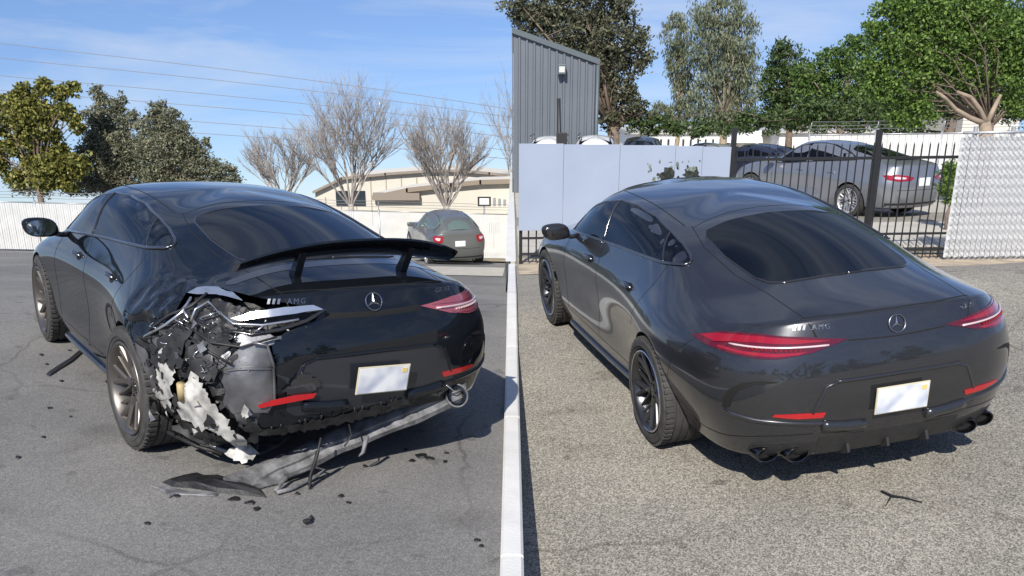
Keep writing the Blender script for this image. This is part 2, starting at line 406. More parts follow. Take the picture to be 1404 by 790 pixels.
# ---- wheels
def wheel_meshes():
    tw = .305
    t = MB()
    r0, rr = .268, .355
    prof = [(r0, -.13), (r0+.02, -.15), (.31, -.155), (rr-.018, -.148), (rr-.004, -.128)]
    g = []
    for k in range(5):
        y = -.10+k*.05
        g += [(rr, y-.019), (rr, y+.019), (rr-.009, y+.021), (rr-.009, y+.029)]
    prof += g[:-2] + [(rr-.004, .128), (rr-.018, .148), (.31, .155), (r0+.02, .15), (r0, .13)]
    t.lathe(prof, 64)
    for k in range(56):      # shoulder blocks of the tread
        M = Matrix.Rotation(2*PI*k/56, 4, 'Y')
        for s in (1, -1): t.box((-.012, s*.112-.026, rr-.014), (.009, s*.112+.028, rr+.006), 0, M)
    # sidewall ring relief
    for s in (1, -1): t.lathe([(.300, .1545*s), (.302, .158*s), (.306, .158*s), (.308, .1548*s)], 64)
    tyre = t.out('tyre', M_TYRE, None, auto=32)
    rim = MB()
    rim.lathe([(.08, -.02), (.236, -.04)], 40)
    rim.lathe([(.262, .152), (.272, .149), (.272, .138), (.258, .128), (.246, .10), (.240, -.12), (.262, -.14), (.262, -.146), (.232, -.13), (.232, .095), (.248, .132), (.256, .148), (.262, .152)], 64)
    rim.lathe([(0, .095), (.058, .095), (.066, .085), (.070, .04), (.05, .02)], 32)
    def spoke(a0, a1, rA, rB, w0, w1, yA, yB):
        def P(a, r, y): return Vector((r*math.cos(a), y, r*math.sin(a)))
        pA, pB = P(a0, rA, yA), P(a1, rB, yB); dirn = (pB-pA).normalized(); sd_ = dirn.cross(Vector((0, 1, 0))).normalized()
        v = []
        for p, ww, dp in ((pA, w0, .045), (pB, w1, .035)):
            v += [p+sd_*ww, p+sd_*ww*.55+Vector((0, .012, 0)), p-sd_*ww*.55+Vector((0, .012, 0)), p-sd_*ww, p-sd_*ww*.8-Vector((0, dp, 0)), p+sd_*ww*.8-Vector((0, dp, 0))]
        f = [(i, (i+1) % 6, (i+1) % 6+6, i+6) for i in range(6)] + [(0, 1, 2, 3, 4, 5), (6, 7, 8, 9, 10, 11)]
        rim.add(v, f)
    for k in range(5):
        a = 2*PI*k/5+.3
        spoke(a, a, .05, .125, .032, .026, .086, .094)
        for s in (1, -1):
            spoke(a, a+s*.20, .115, .250, .021, .016, .094, .126)
            spoke(a+s*.02, a+s*.52, .06, .252, .013, .011, .070, .108)
    rimb = rim.out('rim', M_RIMB, None, auto=30)
    lip = MB().lathe([(.262, .1515), (.2665, .1545), (.272, .1515), (.2735, .147)], 64).out('lip', M_LIP, None, auto=50)
    disc = MB().lathe([(.06, .03), (.20, .03), (.20, .0), (.06, .0)], 48)
    disc = disc.out('d', M_DISC, None, auto=40)
    cal = MB().lathe([(.13, .055), (.205, .055), (.205, -.02), (.13, -.02), (.13, .055)], 10, a0=.4, a1=1.3).out('c', M_BLKPL, None)
    cap = MB().lathe([(0, .101), (.028, .100), (.032, .094)], 24)
    for k in range(5): cap.lathe([(0, .104), (.007, .104), (.008, .09)], 8, M=Matrix.Translation((.047*math.cos(k*1.2566), 0, .047*math.sin(k*1.2566))))
    cap = cap.out('cap', M_DCHROME, None, auto=40)
    r = {}
    for nm, ob in (('tyre', tyre), ('rim', rimb), ('rim_lip', lip), ('brake_disc', disc), ('brake_caliper', cal), ('hub_cap', cap)):
        r[nm] = ob.data; bpy.data.objects.remove(ob)
    return r
WM = wheel_meshes()
WM_G = dict(WM); g_ = WM['rim'].copy(); g_.materials[0] = M_RIMG; WM_G['rim'] = g_
g_ = WM['rim_lip'].copy(); g_.materials[0] = M_RIMG; WM_G['rim_lip'] = g_
def add_wheel(root, x, side, meshes, spin, y=None, ext=None):
    M = Matrix.Translation((x, (y or ((.868 if side == 1 else .85) if x == 0 else .815))*side, .357)) @ (Matrix.Identity(4) if side == 1 else Matrix.Rotation(PI, 4, 'Z')) @ Matrix.Rotation(spin, 4, 'Y')
    if ext: M = M @ ext
    wobj = bpy.data.objects.new('wheel', None); COL.objects.link(wobj); wobj.parent = root; wobj.matrix_local = M
    for nm in meshes: inst(nm, meshes[nm], wobj)
    return wobj

def mir(pts, s): return [(p[0], p[1]*s*(.958 if p[0] < -.3 else 1), p[2]) for p in pts]
def text_on_skin(name, txt, origin, size, m, parent, d=(1, 0, 0), udir=-1, shear=.25, off=.002, thick=.003, pre=0):
    cu = bpy.data.curves.new('t', 'FONT'); cu.body = txt; cu.size = size; cu.extrude = 0; cu.shear = shear; cu.space_character = 1.35
    to_ = bpy.data.objects.new('t', cu); COL.objects.link(to_)
    dg = bpy.context.evaluated_depsgraph_get(); me = bpy.data.meshes.new_from_object(to_.evaluated_get(dg)); bpy.data.objects.remove(to_)
    bm = bmesh.new(); bm.from_mesh(me)
    bmesh.ops.subdivide_edges(bm, edges=[e for e in bm.edges if e.calc_length() > .02], cuts=2)
    r = bmesh.ops.extrude_face_region(bm, geom=bm.faces[:]); top = {v for v in r['geom'] if isinstance(v, bmesh.types.BMVert)}
    O = Vector(origin)
    for v in bm.verts:
        u, w_ = v.co.x, v.co.y
        h, n = SK.hit(O + Vector((0, u*udir, w_)), d)
        v.co = h + n*(off+thick if v in top else off*.2)
    bmesh.ops.recalc_face_normals(bm, faces=bm.faces)
    bm.to_mesh(me); bm.free(); me.materials.clear(); me.materials.append(m); me.name = name
    return inst(name, me, parent)
DLO_TOP = [(2.36, 1.05), (2.27, 1.14), (2.08, 1.235), (1.85, 1.295), (1.55, 1.338), (1.2, 1.345), (.85, 1.322), (.5, 1.268), (.28, 1.228), (.12, 1.19), (.06, 1.17)]
DLO_BOT = [(.045, 1.158), (.075, 1.145), (.3, 1.12), (.7, 1.10), (1.1, 1.08), (1.6, 1.05), (2.0, 1.02), (2.36, .995)]
def lerp_poly(P, x):
    P = sorted(P)
    for (a, za), (b, zb) in zip(P, P[1:]):
        if a <= x <= b: return za+(zb-za)*(x-a)/(b-a)
def dlo_part(b0, t0, b1, t1):
    """the side glass between two slanting pillars (x at the sill, x at the rail); None = the end of the outline"""
    top = [(x, z) for x, z in DLO_TOP if (t0 is None or x > t0+.01) and (t1 is None or x < t1-.01)]
    bot = [(x, z) for x, z in DLO_BOT if (b0 is None or x > b0+.01) and (b1 is None or x < b1-.01)]
    P = []
    if t1 is not None: P += [(b1, lerp_poly(DLO_BOT, b1)), (t1, lerp_poly(DLO_TOP, t1))]
    P += sorted(top, reverse=True)
    if t0 is not None: P += [(t0, lerp_poly(DLO_TOP, t0)), (b0, lerp_poly(DLO_BOT, b0))]
    P += sorted(bot)
    return [(x, .7, z) for x, z in P]
def coupe(root, damaged):
    pm = P_DARK if damaged else P_GREY
    me = BODY_MESH.copy(); me.materials[0] = pm
    body = inst('body', me, root)
    for s in (1, -1):
        d = (0, -s, 0)
        for ab, nm in (((1.50, 1.60, None, None), 'front_window'), ((.315, .53, 1.455, 1.555), 'rear_side_window'), ((None, None, .285, .50), 'quarter_window')):
            SK.patch(nm, mir(dlo_part(*ab), s), d, M_GLASS, root, off=.003, grid=.05, skirt=.004, fit=3)
        fr = SK.bead('window_trim', mir([(x, .7, z) for x, z in DLO_TOP+DLO_BOT], s), d, M_TRIM, root, r=.009, off=.002, closed=True)
        SK.bead('window_pillar', mir([(1.478, .9, 1.062), (1.578, .7, 1.332)], s), d, M_TRIM, root, r=.013, off=.0)
        SK.bead('window_pillar', mir([(.30, .9, 1.12), (.515, .7, 1.27)], s), d, M_TRIM, root, r=.008, off=.001)
        SK.bead('beltline_strip', mir([(x, .7, z-.006) for x, z in DLO_BOT], s), d, M_SATIN, root, r=.005, off=.006)
        for L_ in ([(1.46, .9, 1.05), (1.41, .9, .9), (1.39, .9, .7), (1.40, .9, .32)], [(.22, .9, 1.125), (.24, .9, 1.02), (.30, .9, .90), (.38, .9, .78), (.42, .9, .69)],
                   [(2.30, .9, .95), (2.33, .9, .7), (2.28, .9, .32)], [(2.28, .9, .32), (1.40, .9, .31), (.56, .9, .31)], [(-.36, .9, .59), (-.45, .9, .75), (-.60, .9, .885)],
                   [(3.3, .9, .57), (3.42, .9, .68)]):
            SK.ribbon('panel_gap', mir(L_, s), d, M_GAP, root, w=.0055)
        d2 = (.6, 0, -.8)
        SK.ribbon('panel_gap', mir([(.42, .50, 1.36), (.1, .555, 1.26), (-.3, .545, 1.14), (-.62, .52, 1.08), (-.88, .505, 1.03), (-1.0, .49, 1.0), (-1.08, .465, .95)], s), (.55, 0, -.8), M_GAP, root, w=.006)
        if not (damaged and s == 1):
            SK.ribbon('panel_gap', mir([(-.98, .50, 1.03), (-1.06, .47, .99), (-1.1, .455, .955)], s), (1, 0, -.3), M_GAP, root, w=.006)
        SK.ribbon('panel_gap', mir([(.50, .53, 1.4), (1.0, .535, 1.42), (1.5, .53, 1.42), (1.85, .51, 1.38)], s), (0, 0, -1), M_GAP, root, w=.008)

        # handles
        for hx in (.66, 1.66):
            m_ = MB()
            pts = []
            for k in range(9):
                t = k/8; x = hx-.10+.20*t
                h, n = SK.hit((x, .9*s, .90), d); pts.append(h+n*(.006+.020*math.sin(PI*t)**.5))
            m_.tube(pts, [.007, .011, .013, .014, .014, .014, .013, .011, .007], 10)
            m_.out('door_handle', M_SATIN, root, True)
            SK.patch('handle_recess', mir([(hx-.05+.07*math.cos(a), .9, .896+.028*math.sin(a)) for a in [k*PI/6 for k in range(12)]], s), d, M_GAP, root, off=.0012, grid=.03, skirt=.001)
        # mirror
        mm = MB()
        c = Vector((2.08, 1.04*s, 1.045))
        for (rx, off, sc) in [(0, 0, 1)]:
            pr = [(-.0, .0), (-.0, .6), (.01, .86), (.035, 1.0), (.07, .97), (.11, .75), (.13, .45), (.137, 0)]
            V = []; nseg = 20
            for (dx, q) in pr:
                for k in range(nseg):
                    a = 2*PI*k/nseg; cy_, cz_ = math.cos(a), math.sin(a)
                    cy_ = math.copysign(abs(cy_)**.7, cy_); cz_ = math.copysign(abs(cz_)**.75, cz_)
                    V.append(c + Vector((dx, s*(.118*q*cy_ + .02*q*cz_), .072*q*cz_)))
            Fc = [(i*nseg+k, i*nseg+(k+1) % nseg, (i+1)*nseg+(k+1) % nseg, (i+1)*nseg+k) for i in range(len(pr)-1) for k in range(nseg)]
            mm.add(V, Fc)
        mm.out('mirror', pm if damaged else M_TRIM, root, True)
        MB().tube([(2.16, .83*s, .985), (2.14, .90*s, .985), (2.13, .97*s, 1.0)], [.022, .02, .018], 8).out('mirror_stalk', M_TRIM, root, True)
        V = [c+Vector((-.004, s*.100*math.cos(a)*abs(math.cos(a))**-.3 if abs(math.cos(a)) > 1e-6 else 0, .056*math.sin(a))) for a in [k*PI/12 for k in range(24)]]
        mesh_obj('mirror_glass', V, [tuple(range(24))], mat('mirror_face', (.75, .77, .78), .05, 1) if s == 1 else bpy.data.materials['mirror_face'], root) if damaged else None
        # sill
        SK.bead('side_skirt', mir([(.42, .9, .20), (1.2, .9, .185), (2.5, .9, .19)], s), d, M_TRIM, root, r=.018, off=.012, n=8)
        # tail lamp
        if not (damaged and s == 1):
            dl = (1, -.72*s, 0)
            TL = [(-1.12, .30, .942), (-1.06, .53, .968), (-.94, .72, .976), (-.84, .80, .966), (-.76, .86, .95), (-.66, .93, .92), (-.57, .97, .892),
                  (-.72, .95, .878), (-.89, .865, .866), (-1.0, .74, .858), (-1.05, .67, .860), (-1.1, .5, .886)]
            lens = SK.patch('tail_lamp', mir(TL, s), dl, M_PINK if damaged else M_REDD, root, off=.006, grid=.045, skirt=.012)
            up_ = [(-1.10, .38, .942), (-1.02, .60, .960), (-.94, .72, .964), (-.84, .80, .954), (-.74, .88, .937), (-.64, .945, .908), (-.74, .90, .900), (-.84, .83, .920), (-.94, .74, .933), (-1.04, .58, .933)]
            SK.patch('lamp_band', mir(up_, s), dl, M_PINK if damaged else M_RED, lens, off=.010, grid=.045, skirt=.004)
            lo_ = [(-1.09, .52, .894), (-1.02, .66, .886), (-.92, .80, .886), (-.80, .90, .892), (-.80, .91, .882), (-.92, .82, .873), (-1.02, .68, .869), (-1.08, .56, .880)]
            SK.patch('lamp_band', mir(lo_, s), dl, M_PINK if damaged else M_RED, lens, off=.009, grid=.045, skirt=.004)
            SK.bead('lamp_bar', mir([(-1.1, .40, .920), (-1.03, .60, .915), (-.95, .74, .911), (-.84, .85, .908)], s), dl, M_LBAR, lens, r=.006, off=.010)
            for k in range(12):
                t = k/11; y = .48+.32*t
                h, n = SK.hit((-1.0, y*s, .901), dl)
                MB().box((-.004, -.004, -.006), (.004, .004, .006), 0, Matrix.Translation(h+n*.011)).out('lamp_led', M_RED if not damaged else M_LBAR, lens)
        # reflectors
        if not damaged or s == -1:
            RF = [(-1.13, .42, .560), (-1.12, .55, .562), (-1.06, .69, .557), (-1.06, .70, .545), (-1.11, .58, .532), (-1.14, .44, .530)]
            SK.patch('rear_reflector', mir(RF, s), (1, -.4*s, 0), M_REFL, root, off=.006, grid=.03, skirt=.008)
        # side vent of the bumper
        if not (damaged and s == 1):
            dv = (1, -.9*s, 0)
            VN = [(-1.07, .66, .745), (-1.03, .76, .745), (-.97, .84, .725), (-.93, .90, .68), (-.91, .93, .62), (-.91, .94, .565), (-.945, .905, .575), (-.95, .89, .63), (-.97, .86, .68), (-1.02, .79, .72), (-1.07, .69, .737)]
            SK.patch('bumper_vent', mir(VN, s), dv, M_GAP, root, off=.003, grid=.03, skirt=.004)
            SK.bead('vent_lip', mir([(-.915, .93, .555), (-.96, .90, .535), (-1.03, .79, .515), (-1.08, .68, .508), (-1.12, .52, .497), (-1.14, .40, .49)], s), dv, pm, root, r=.014, off=-.002, n=10)
    # rear window
    d = Vector((.55, 0, -.83))
    RW = [(-.61, 0, 1.15), (-.605, .22, 1.14), (-.585, .37, 1.13), (-.53, .44, 1.125), (-.43, .475, 1.135), (-.1, .505, 1.225), (.20, .495, 1.315), (.27, .465, 1.335), (.32, .30, 1.36), (.345, 0, 1.375)]
    RWf = RW + [(p[0], -p[1], p[2]) for p in RW[-2:0:-1]]
    SK.patch('rear_window', RWf, d, M_GLASS, root, off=.003, grid=.05, skirt=.004, fit=3)
    SK.bead('rear_window_trim', RWf, d, M_TRIM, root, r=.007, off=.001, closed=True)
    g = MB()
    SK.ribbon('', [(.43, .50, 1.3), (.47, .3, 1.4), (.50, 0, 1.4), (.47, -.3, 1.4), (.43, -.5, 1.3)], (0, 0, -1), None, None, w=.008, mb=g)
    g.out('roof_gap', M_GAP, root, True)
    # windscreen and lamps at the front
    SK.patch('windscreen', [(2.02, .42, 1.37), (2.06, 0, 1.39), (2.02, -.42, 1.37), (2.45, -.62, 1.05), (2.60, 0, 1.09), (2.45, .62, 1.05)], (-.5, 0, -.8), M_GLASS, root, off=.003, grid=.08)
    SK.patch('front_grille', [(3.9, .42, .56), (3.9, -.42, .56), (3.9, -.38, .34), (3.9, .38, .34)], (-1, 0, 0), M_GAP, root, off=.003)
    for s in (1, -1):
        SK.patch('headlamp', mir([(3.7, .52, .67), (3.7, .78, .70), (3.6, .86, .68), (3.7, .76, .61), (3.75, .55, .60)], s), (-1, -.3*s, 0), M_LBAR, root, off=.003)
    SK.ribbon('lip_line', [(-1.0, .49, 1.05), (-1.07, .25, 1.07), (-1.08, 0, 1.075), (-1.07, -.25, 1.07), (-1.0, -.49, 1.05)], (.45, 0, -.9), M_GAP, root, w=.010)
    # lid seam between the lamps
    wl = .030 if damaged else .008
    g = MB(); SK.ribbon('', [(-1.1, .28, .934), (-1.13, 0, .925), (-1.1, -.28, .934)], (1, 0, 0), None, None, w=wl, mb=g, off=.0015)
    g.out('lid_seam', M_GAP, root, True)
    # plate recess, wings, plate
    RC = [(-1.1, .40, .705), (-1.1, .0, .745), (-1.1, -.40, .705), (-1.1, -.52, .60), (-1.1, -.44, .49), (-1.1, 0, .475), (-1.1, .44, .49), (-1.1, .52, .60)]
    RC = [(-1.1, .36, .725), (-1.1, -.36, .725), (-1.1, -.43, .70), (-1.1, -.50, .55), (-1.1, -.50, .46), (-1.1, -.45, .425), (-1.1, .45, .425), (-1.1, .50, .46), (-1.1, .50, .55), (-1.1, .43, .70)]
    SK.patch('plate_recess', RC, (1, 0, 0), M_TRIM if not damaged else mat('dark_bumper', (.02, .023, .03), .3, .2, .6), root, off=.002, grid=.04, skirt=.006)
    for s in (1, -1):
        SK.bead('bumper_wing', mir([(-1.1, .19, .462), (-1.1, .31, .466), (-1.1, .44, .482)], s), (1, 0, 0), pm, root, r=.030, off=.002, n=10)
        SK.bead('recess_edge', mir([(-1.1, .36, .728), (-1.1, .43, .703), (-1.1, .50, .555)], s), (1, 0, 0), pm, root, r=.008, off=.001)
    SK.bead('recess_edge', [(-1.1, .36, .728), (-1.1, 0, .732), (-1.1, -.36, .728)], (1, 0, 0), pm, root, r=.010, off=.001)
    pr_ = MB().box((-.006, -.155, -.078), (.004, .155, .078)).out('licence_plate', M_PLFRAME, root, bevel=.003)
    MB().box((-.0085, -.148, -.071), (-.0055, .148, .071)).out('plate_face', M_PLATE, pr_)
    MB().box((-.0105, -.135, .035), (-.008, -.105, .060)).out('sticker', M_STICK, pr_)
    h, n = SK.hit((-1.1, 0, .60), (1, 0, 0))
    pr_.matrix_local = Matrix.Translation(h+Vector((-.028, 0, .0))) @ Matrix.Rotation(R(-4 if not damaged else -12), 4, 'Y') @ Matrix.Rotation(R(0 if not damaged else 3), 4, 'X')
    if damaged: pr_.matrix_local = Matrix.Translation(h+Vector((-.045, 0, -.01))) @ Matrix.Rotation(R(-10), 4, 'Y') @ Matrix.Rotation(R(3), 4, 'X')
    # emblem and lettering
    h, n = SK.hit((-1.1, 0, .985), (1, 0, -.2))
    Z = n; X_ = Vector((0, -1, 0)); Y_ = Z.cross(X_).normalized()
    Me = Matrix((( X_.x, Y_.x, Z.x, h.x), (X_.y, Y_.y, Z.y, h.y), (X_.z, Y_.z, Z.z, h.z), (0, 0, 0, 1)))
    em = MB(); rr = .047
    em.tube([(rr*math.cos(a), rr*math.sin(a), .005) for a in [2*PI*k/40 for k in range(41)]], .0042, 8, caps=False)
    for k in range(3):
        a = PI/2+k*2*PI/3
        tip = Vector((rr*math.cos(a), rr*math.sin(a), .004)); l = Vector((.009*math.cos(a+PI/3), .009*math.sin(a+PI/3), .004)); r_ = Vector((.009*math.cos(a-PI/3), .009*math.sin(a-PI/3), .004))
        c0 = Vector((0, 0, .011)); em.add([tip, l, c0, r_], [(0, 1, 2), (0, 2, 3)])
    e_ = em.out('star_emblem', M_BADGE, root, fix=False, auto=20); e_.matrix_local = Me
    text_on_skin('model_lettering', 'AMG', (-1.1, .46, 1.0), .036, M_BADGE, root)
    g = MB()
    for k in range(3):
        y0 = .55-.022*k; V = []
        for (dy, z) in ((0, 1.0), (-.012, 1.0), (-.022, 1.025), (-.010, 1.025)):
            hh, nn = SK.hit((-1.1, y0+dy, z), (1, 0, 0)); V.append(hh+nn*.004)
        g.add(V, [(0, 1, 2, 3)])
    g.out('badge_stripes', M_BADGE, root)
    text_on_skin('model_lettering', 'GT 53', (-1.1, -.40, 1.0), .034, M_BADGE, root)
    # antenna-free roof, exhausts and diffuser
    if not damaged:
        for s in (1, -1):
            h, n = SK.hit((-1.05, .62*s, .31), (1, -.3*s, 0))
            SK.patch('exhaust_surround', mir([(-1.1, .45, .36), (-1.05, .62, .375), (-1.0, .78, .36), (-1.0, .80, .30), (-1.05, .74, .262), (-1.1, .60, .250), (-1.12, .47, .262), (-1.13, .43, .31)], s), (1, -.25*s, 0), M_BLKPL, root, off=.004, grid=.04)
            for y in (.665, .515):
                hh, n = SK.hit((-1.05, y*s, .31), (1, 0, 0))
                M = Matrix.Translation((hh.x-.012, y*s, .292)) @ Matrix.Rotation(R(5*s), 4, 'Z') @ Matrix.Diagonal((1, 1.36, .88, 1)) @ Matrix.Rotation(R(90), 4, 'Z')
                MB().lathe([(.0, -.08), (.044, -.08), (.044, .0), (.0455, .008), (.050, .010), (.054, .004), (.055, -.09)], 32, M=M).out('exhaust_tip', None, root, mats=[M_DCHROME], auto=40)
                MB().lathe([(0, -.03), (.0435, -.03)], 32, M=M).out('exhaust_bore', M_GAP, root)
        for y in (-.24, 0, .24):
            MB().prism([(-1.12, .33), (-1.14, .24), (-1.02, .19), (-.9, .20), (-.9, .33)], 'y', y-.008, y+.008).v and None
            MB().add([Vector((x, y+dy, z)) for dy in (-.008, .008) for x, z in ((-1.10, .33), (-1.12, .280), (-1.05, .245), (-.9, .22), (-.9, .33))],
                     [(0, 1, 2, 3, 4), (9, 8, 7, 6, 5)]+[(i, (i+1) % 5, (i+1) % 5+5, i+5) for i in range(5)]).out('diffuser_fin', M_BLKPL, root)
        SK.patch('diffuser', [(-1.1, .42, .40), (-1.1, -.42, .40), (-1.1, -.42, .25), (-1.1, .42, .25)], (1, 0, 0), M_BLKPL, root, off=.003)
        for s in (1, -1):
            g = MB()
            SK.ribbon('', mir([(-.42, .95, .37), (-.7, .95, .365), (-.88, .93, .375), (-.98, .84, .40), (-1.06, .72, .42), (-1.12, .50, .43), (-1.15, .3, .42)], s), (1, -1.3*s, 0), None, None, w=.008, mb=g)
            g.out('bumper_seam', M_GAP, root, True)
        g = MB(); SK.ribbon('', [(-.98, .86, .775), (-1.05, .72, .785), (-1.12, .5, .775), (-1.12, .3, .775), (-1.15, .28, .745), (-1.15, 0, .75)], (1, -.4, 0), None, None, w=.005, mb=g)
    return body
ROOT_R = empty('coupe', M_R, label='repaired graphite grey fastback coupe with both tail lamps whole, on pale gravelly asphalt', cat='car')
coupe(ROOT_R, False)
for i, (x, s) in enumerate(((0, 1), (0, -1), (2.951, 1), (2.951, -1))): add_wheel(ROOT_R, x, s, WM, .55+i*.9)
ROOT_L = empty('coupe', M_L, label='crashed blue black fastback coupe, its left rear corner torn open and spoiler raised', cat='car')
BODY_L = coupe(ROOT_L, True)
for i, (x, s) in enumerate(((0, 1), (0, -1), (2.951, 1), (2.951, -1))):
    add_wheel(ROOT_L, x, s, WM_G, .2+i*.9, ext=Matrix.Rotation(R(4), 4, 'Z') if i == 0 else None)

# ------------------------------------------------------------------ the two lots
def sstep(a, b, t):
    t = max(0, min(1, (t-a)/(b-a))); return t*t*(3-2*t)
def terr_l(x, y):
    z = -.03931*min(y, 9.2)
    if y > 8: u = y-8; z -= .155*(u*u/4 if u < 2 else u-1) - .03931*0
    return z - x*(.04612+(.022-.04612)*sstep(8, 20, y))
def terr_r(x, y):
    z = -.59305+.03931*min(y, 9.3)
    if y > 8.6: z -= .36*sstep(8.6, 13.2, y)
    if y > 18: z -= .057*(y-18)
    return z + x*(.08005+(.012-.08005)*sstep(8.2, 13.3, y))
def asphalt(name, c1, c2, spec_col, sc, crack, warm=0, bumpd=.004):
    m = bpy.data.materials.new(name); m.use_nodes = True; n = m.node_tree; b = n.nodes['Principled BSDF']
    t = n.nodes.new('ShaderNodeTexCoord'); b.inputs['Roughness'].default_value = .88
    def noise(s, d=3, r=.55):
        q = n.nodes.new('ShaderNodeTexNoise'); q.inputs['Scale'].default_value = s; q.inputs['Detail'].default_value = d; q.inputs['Roughness'].default_value = r
        n.links.new(t.outputs['Object'], q.inputs['Vector']); return q.outputs['Fac']
    def ramp(fac, p0, p1, a, c):
        r = n.nodes.new('ShaderNodeValToRGB'); e = r.color_ramp.elements; e[0].position = p0; e[1].position = p1; e[0].color = (*a, 1); e[1].color = (*c, 1)
        n.links.new(fac, r.inputs[0]); return r.outputs[0]
    def mix(fac, a, c, mode='MIX', f=None):
        r = n.nodes.new('ShaderNodeMix'); r.data_type = 'RGBA'; r.blend_type = mode
        if fac is not None: n.links.new(fac, r.inputs['Factor'])
        else: r.inputs['Factor'].default_value = f
        for s, v in (('A', a), ('B', c)):
            if isinstance(v, tuple): r.inputs[s].default_value = (*v, 1)
            else: n.links.new(v, r.inputs[s])
        return r.outputs['Result']
    base = ramp(noise(.9, 5, .6), .3, .7, c1, c2)
    vo = n.nodes.new('ShaderNodeTexVoronoi'); vo.inputs['Scale'].default_value = sc; n.links.new(t.outputs['Object'], vo.inputs['Vector'])
    bw = n.nodes.new('ShaderNodeRGBToBW'); n.links.new(vo.outputs['Color'], bw.inputs[0])
    sp = ramp(bw.outputs[0], .2, .85, tuple(c*.35 for c in c1), spec_col)
    col = mix(None, base, sp, 'MIX', .60 if warm else .30)
    fine = ramp(noise(sc*1.7, 2, .7), .36, .64, (.55, .55, .55), (1.35, 1.33, 1.3))
    col = mix(None, col, fine, 'MULTIPLY', .8)
    if crack:
        v2 = n.nodes.new('ShaderNodeTexVoronoi'); v2.feature = 'DISTANCE_TO_EDGE'; v2.inputs['Scale'].default_value = crack
        nz = n.nodes.new('ShaderNodeTexNoise'); nz.inputs['Scale'].default_value = 2.5; nz.inputs['Detail'].default_value = 5
        n.links.new(t.outputs['Object'], nz.inputs['Vector'])
        mv = n.nodes.new('ShaderNodeMix'); mv.data_type = 'RGBA'; mv.inputs['Factor'].default_value = .22
        n.links.new(t.outputs['Object'], mv.inputs['A']); n.links.new(nz.outputs['Color'], mv.inputs['B']); n.links.new(mv.outputs['Result'], v2.inputs['Vector'])
        cf = ramp(v2.outputs[0], .002, .007, (.55, .54, .53), (1, 1, 1))
        ms = ramp(noise(.35, 2), .45, .6, (0, 0, 0), (1, 1, 1))
        col = mix(ms, col, mix(None, col, cf, 'MULTIPLY', 1.0))
    st = ramp(noise(1.7, 4, .5), .60, .74, (1, 1, 1), (.62, .60, .58))
    col = mix(None, col, st, 'MULTIPLY', .7)
    pt = ramp(noise(.28, 6, .65), .35, .62, (.72, .72, .73), (1.14, 1.12, 1.08))
    col = mix(None, col, pt, 'MULTIPLY', .8)
    dr = ramp(noise(6, 1, .4), .70, .735, (1, 1, 1), (.55, .54, .53))
    col = mix(None, col, dr, 'MULTIPLY', .6)
    n.links.new(col, b.inputs['Base Color'])
    bp = n.nodes.new('ShaderNodeBump'); bp.inputs['Strength'].default_value = .7; bp.inputs['Distance'].default_value = bumpd
    ad = n.nodes.new('ShaderNodeMath'); ad.operation = 'ADD'; n.links.new(bw.outputs[0], ad.inputs[0]); n.links.new(noise(sc*2.2, 2, .7), ad.inputs[1])
    n.links.new(ad.outputs[0], bp.inputs['Height']); n.links.new(bp.outputs[0], b.inputs['Normal'])
    return m
M_ASPH = asphalt('lot_asphalt', (.175, .172, .167), (.245, .24, .23), (.42, .415, .40), 130, .55)
M_GRAV = asphalt('aggregate_asphalt', (.20, .188, .165), (.33, .308, .262), (.62, .585, .50), 125, .5, 1, .005)
M_CONC = mat('concrete', (.46, .43, .37), .9, noise=.12, nscale=3, bump=.3, bscale=60)
M_SAND = mat('sandy_concrete', (.42, .345, .25), .95, noise=.3, nscale=4, bump=.4, bscale=40)
M_DIRT = mat('dry_verge', (.30, .25, .16), 1, noise=.35, nscale=2.2, bump=.5, bscale=20)
def sheet(name, fn, xs, ys, m, dz=0, **k):
    V = [(x, y, fn(x, y)+dz) for y in ys for x in xs]; nx = len(xs)
    return mesh_obj(name, V, [(j*nx+i, j*nx+i+1, (j+1)*nx+i+1, (j+1)*nx+i) for j in range(len(ys)-1) for i in range(nx-1)], m, smooth=True, **k)
YS = [-30, -10, 0, 2]+[2+.5*i for i in range(1, 33)]+[19, 20, 22, 25, 28, 31, 34, 38, 45, 60, 90, 150, 300, 700, 1600]
XL = [-1500, -500, -200, -90, -50, -30, -20, -14, -10, -7, -5, -3.5, -2, -1, -.05]
sheet('asphalt_lot', terr_l, XL, YS, M_ASPH, kind='structure')
sheet('gravelly_lot', terr_r, [-x for x in XL[::-1]], YS, M_GRAV, kind='structure')
# strip of concrete along the fences and a pale apron by the hatchback
sheet('concrete_apron', terr_l, [-2.6+.4*i for i in range(7)], [18.8+.6*i for i in range(10)], M_CONC, .012, kind='structure')
sheet('sandy_gutter', terr_r, [.1+.9*i for i in range(18)], [12.25+.25*i for i in range(7)], M_SAND, .010, kind='structure')
sheet('concrete_yard', terr_r, [.1+3*i for i in range(22)], [14+3*i for i in range(20)], M_CONC, .014, kind='structure')
sheet('dry_verge', terr_l, [-3.2, -2.4, -1.6, -.8, -.1], [29, 30, 31, 32.6], M_DIRT, .05, kind='structure')
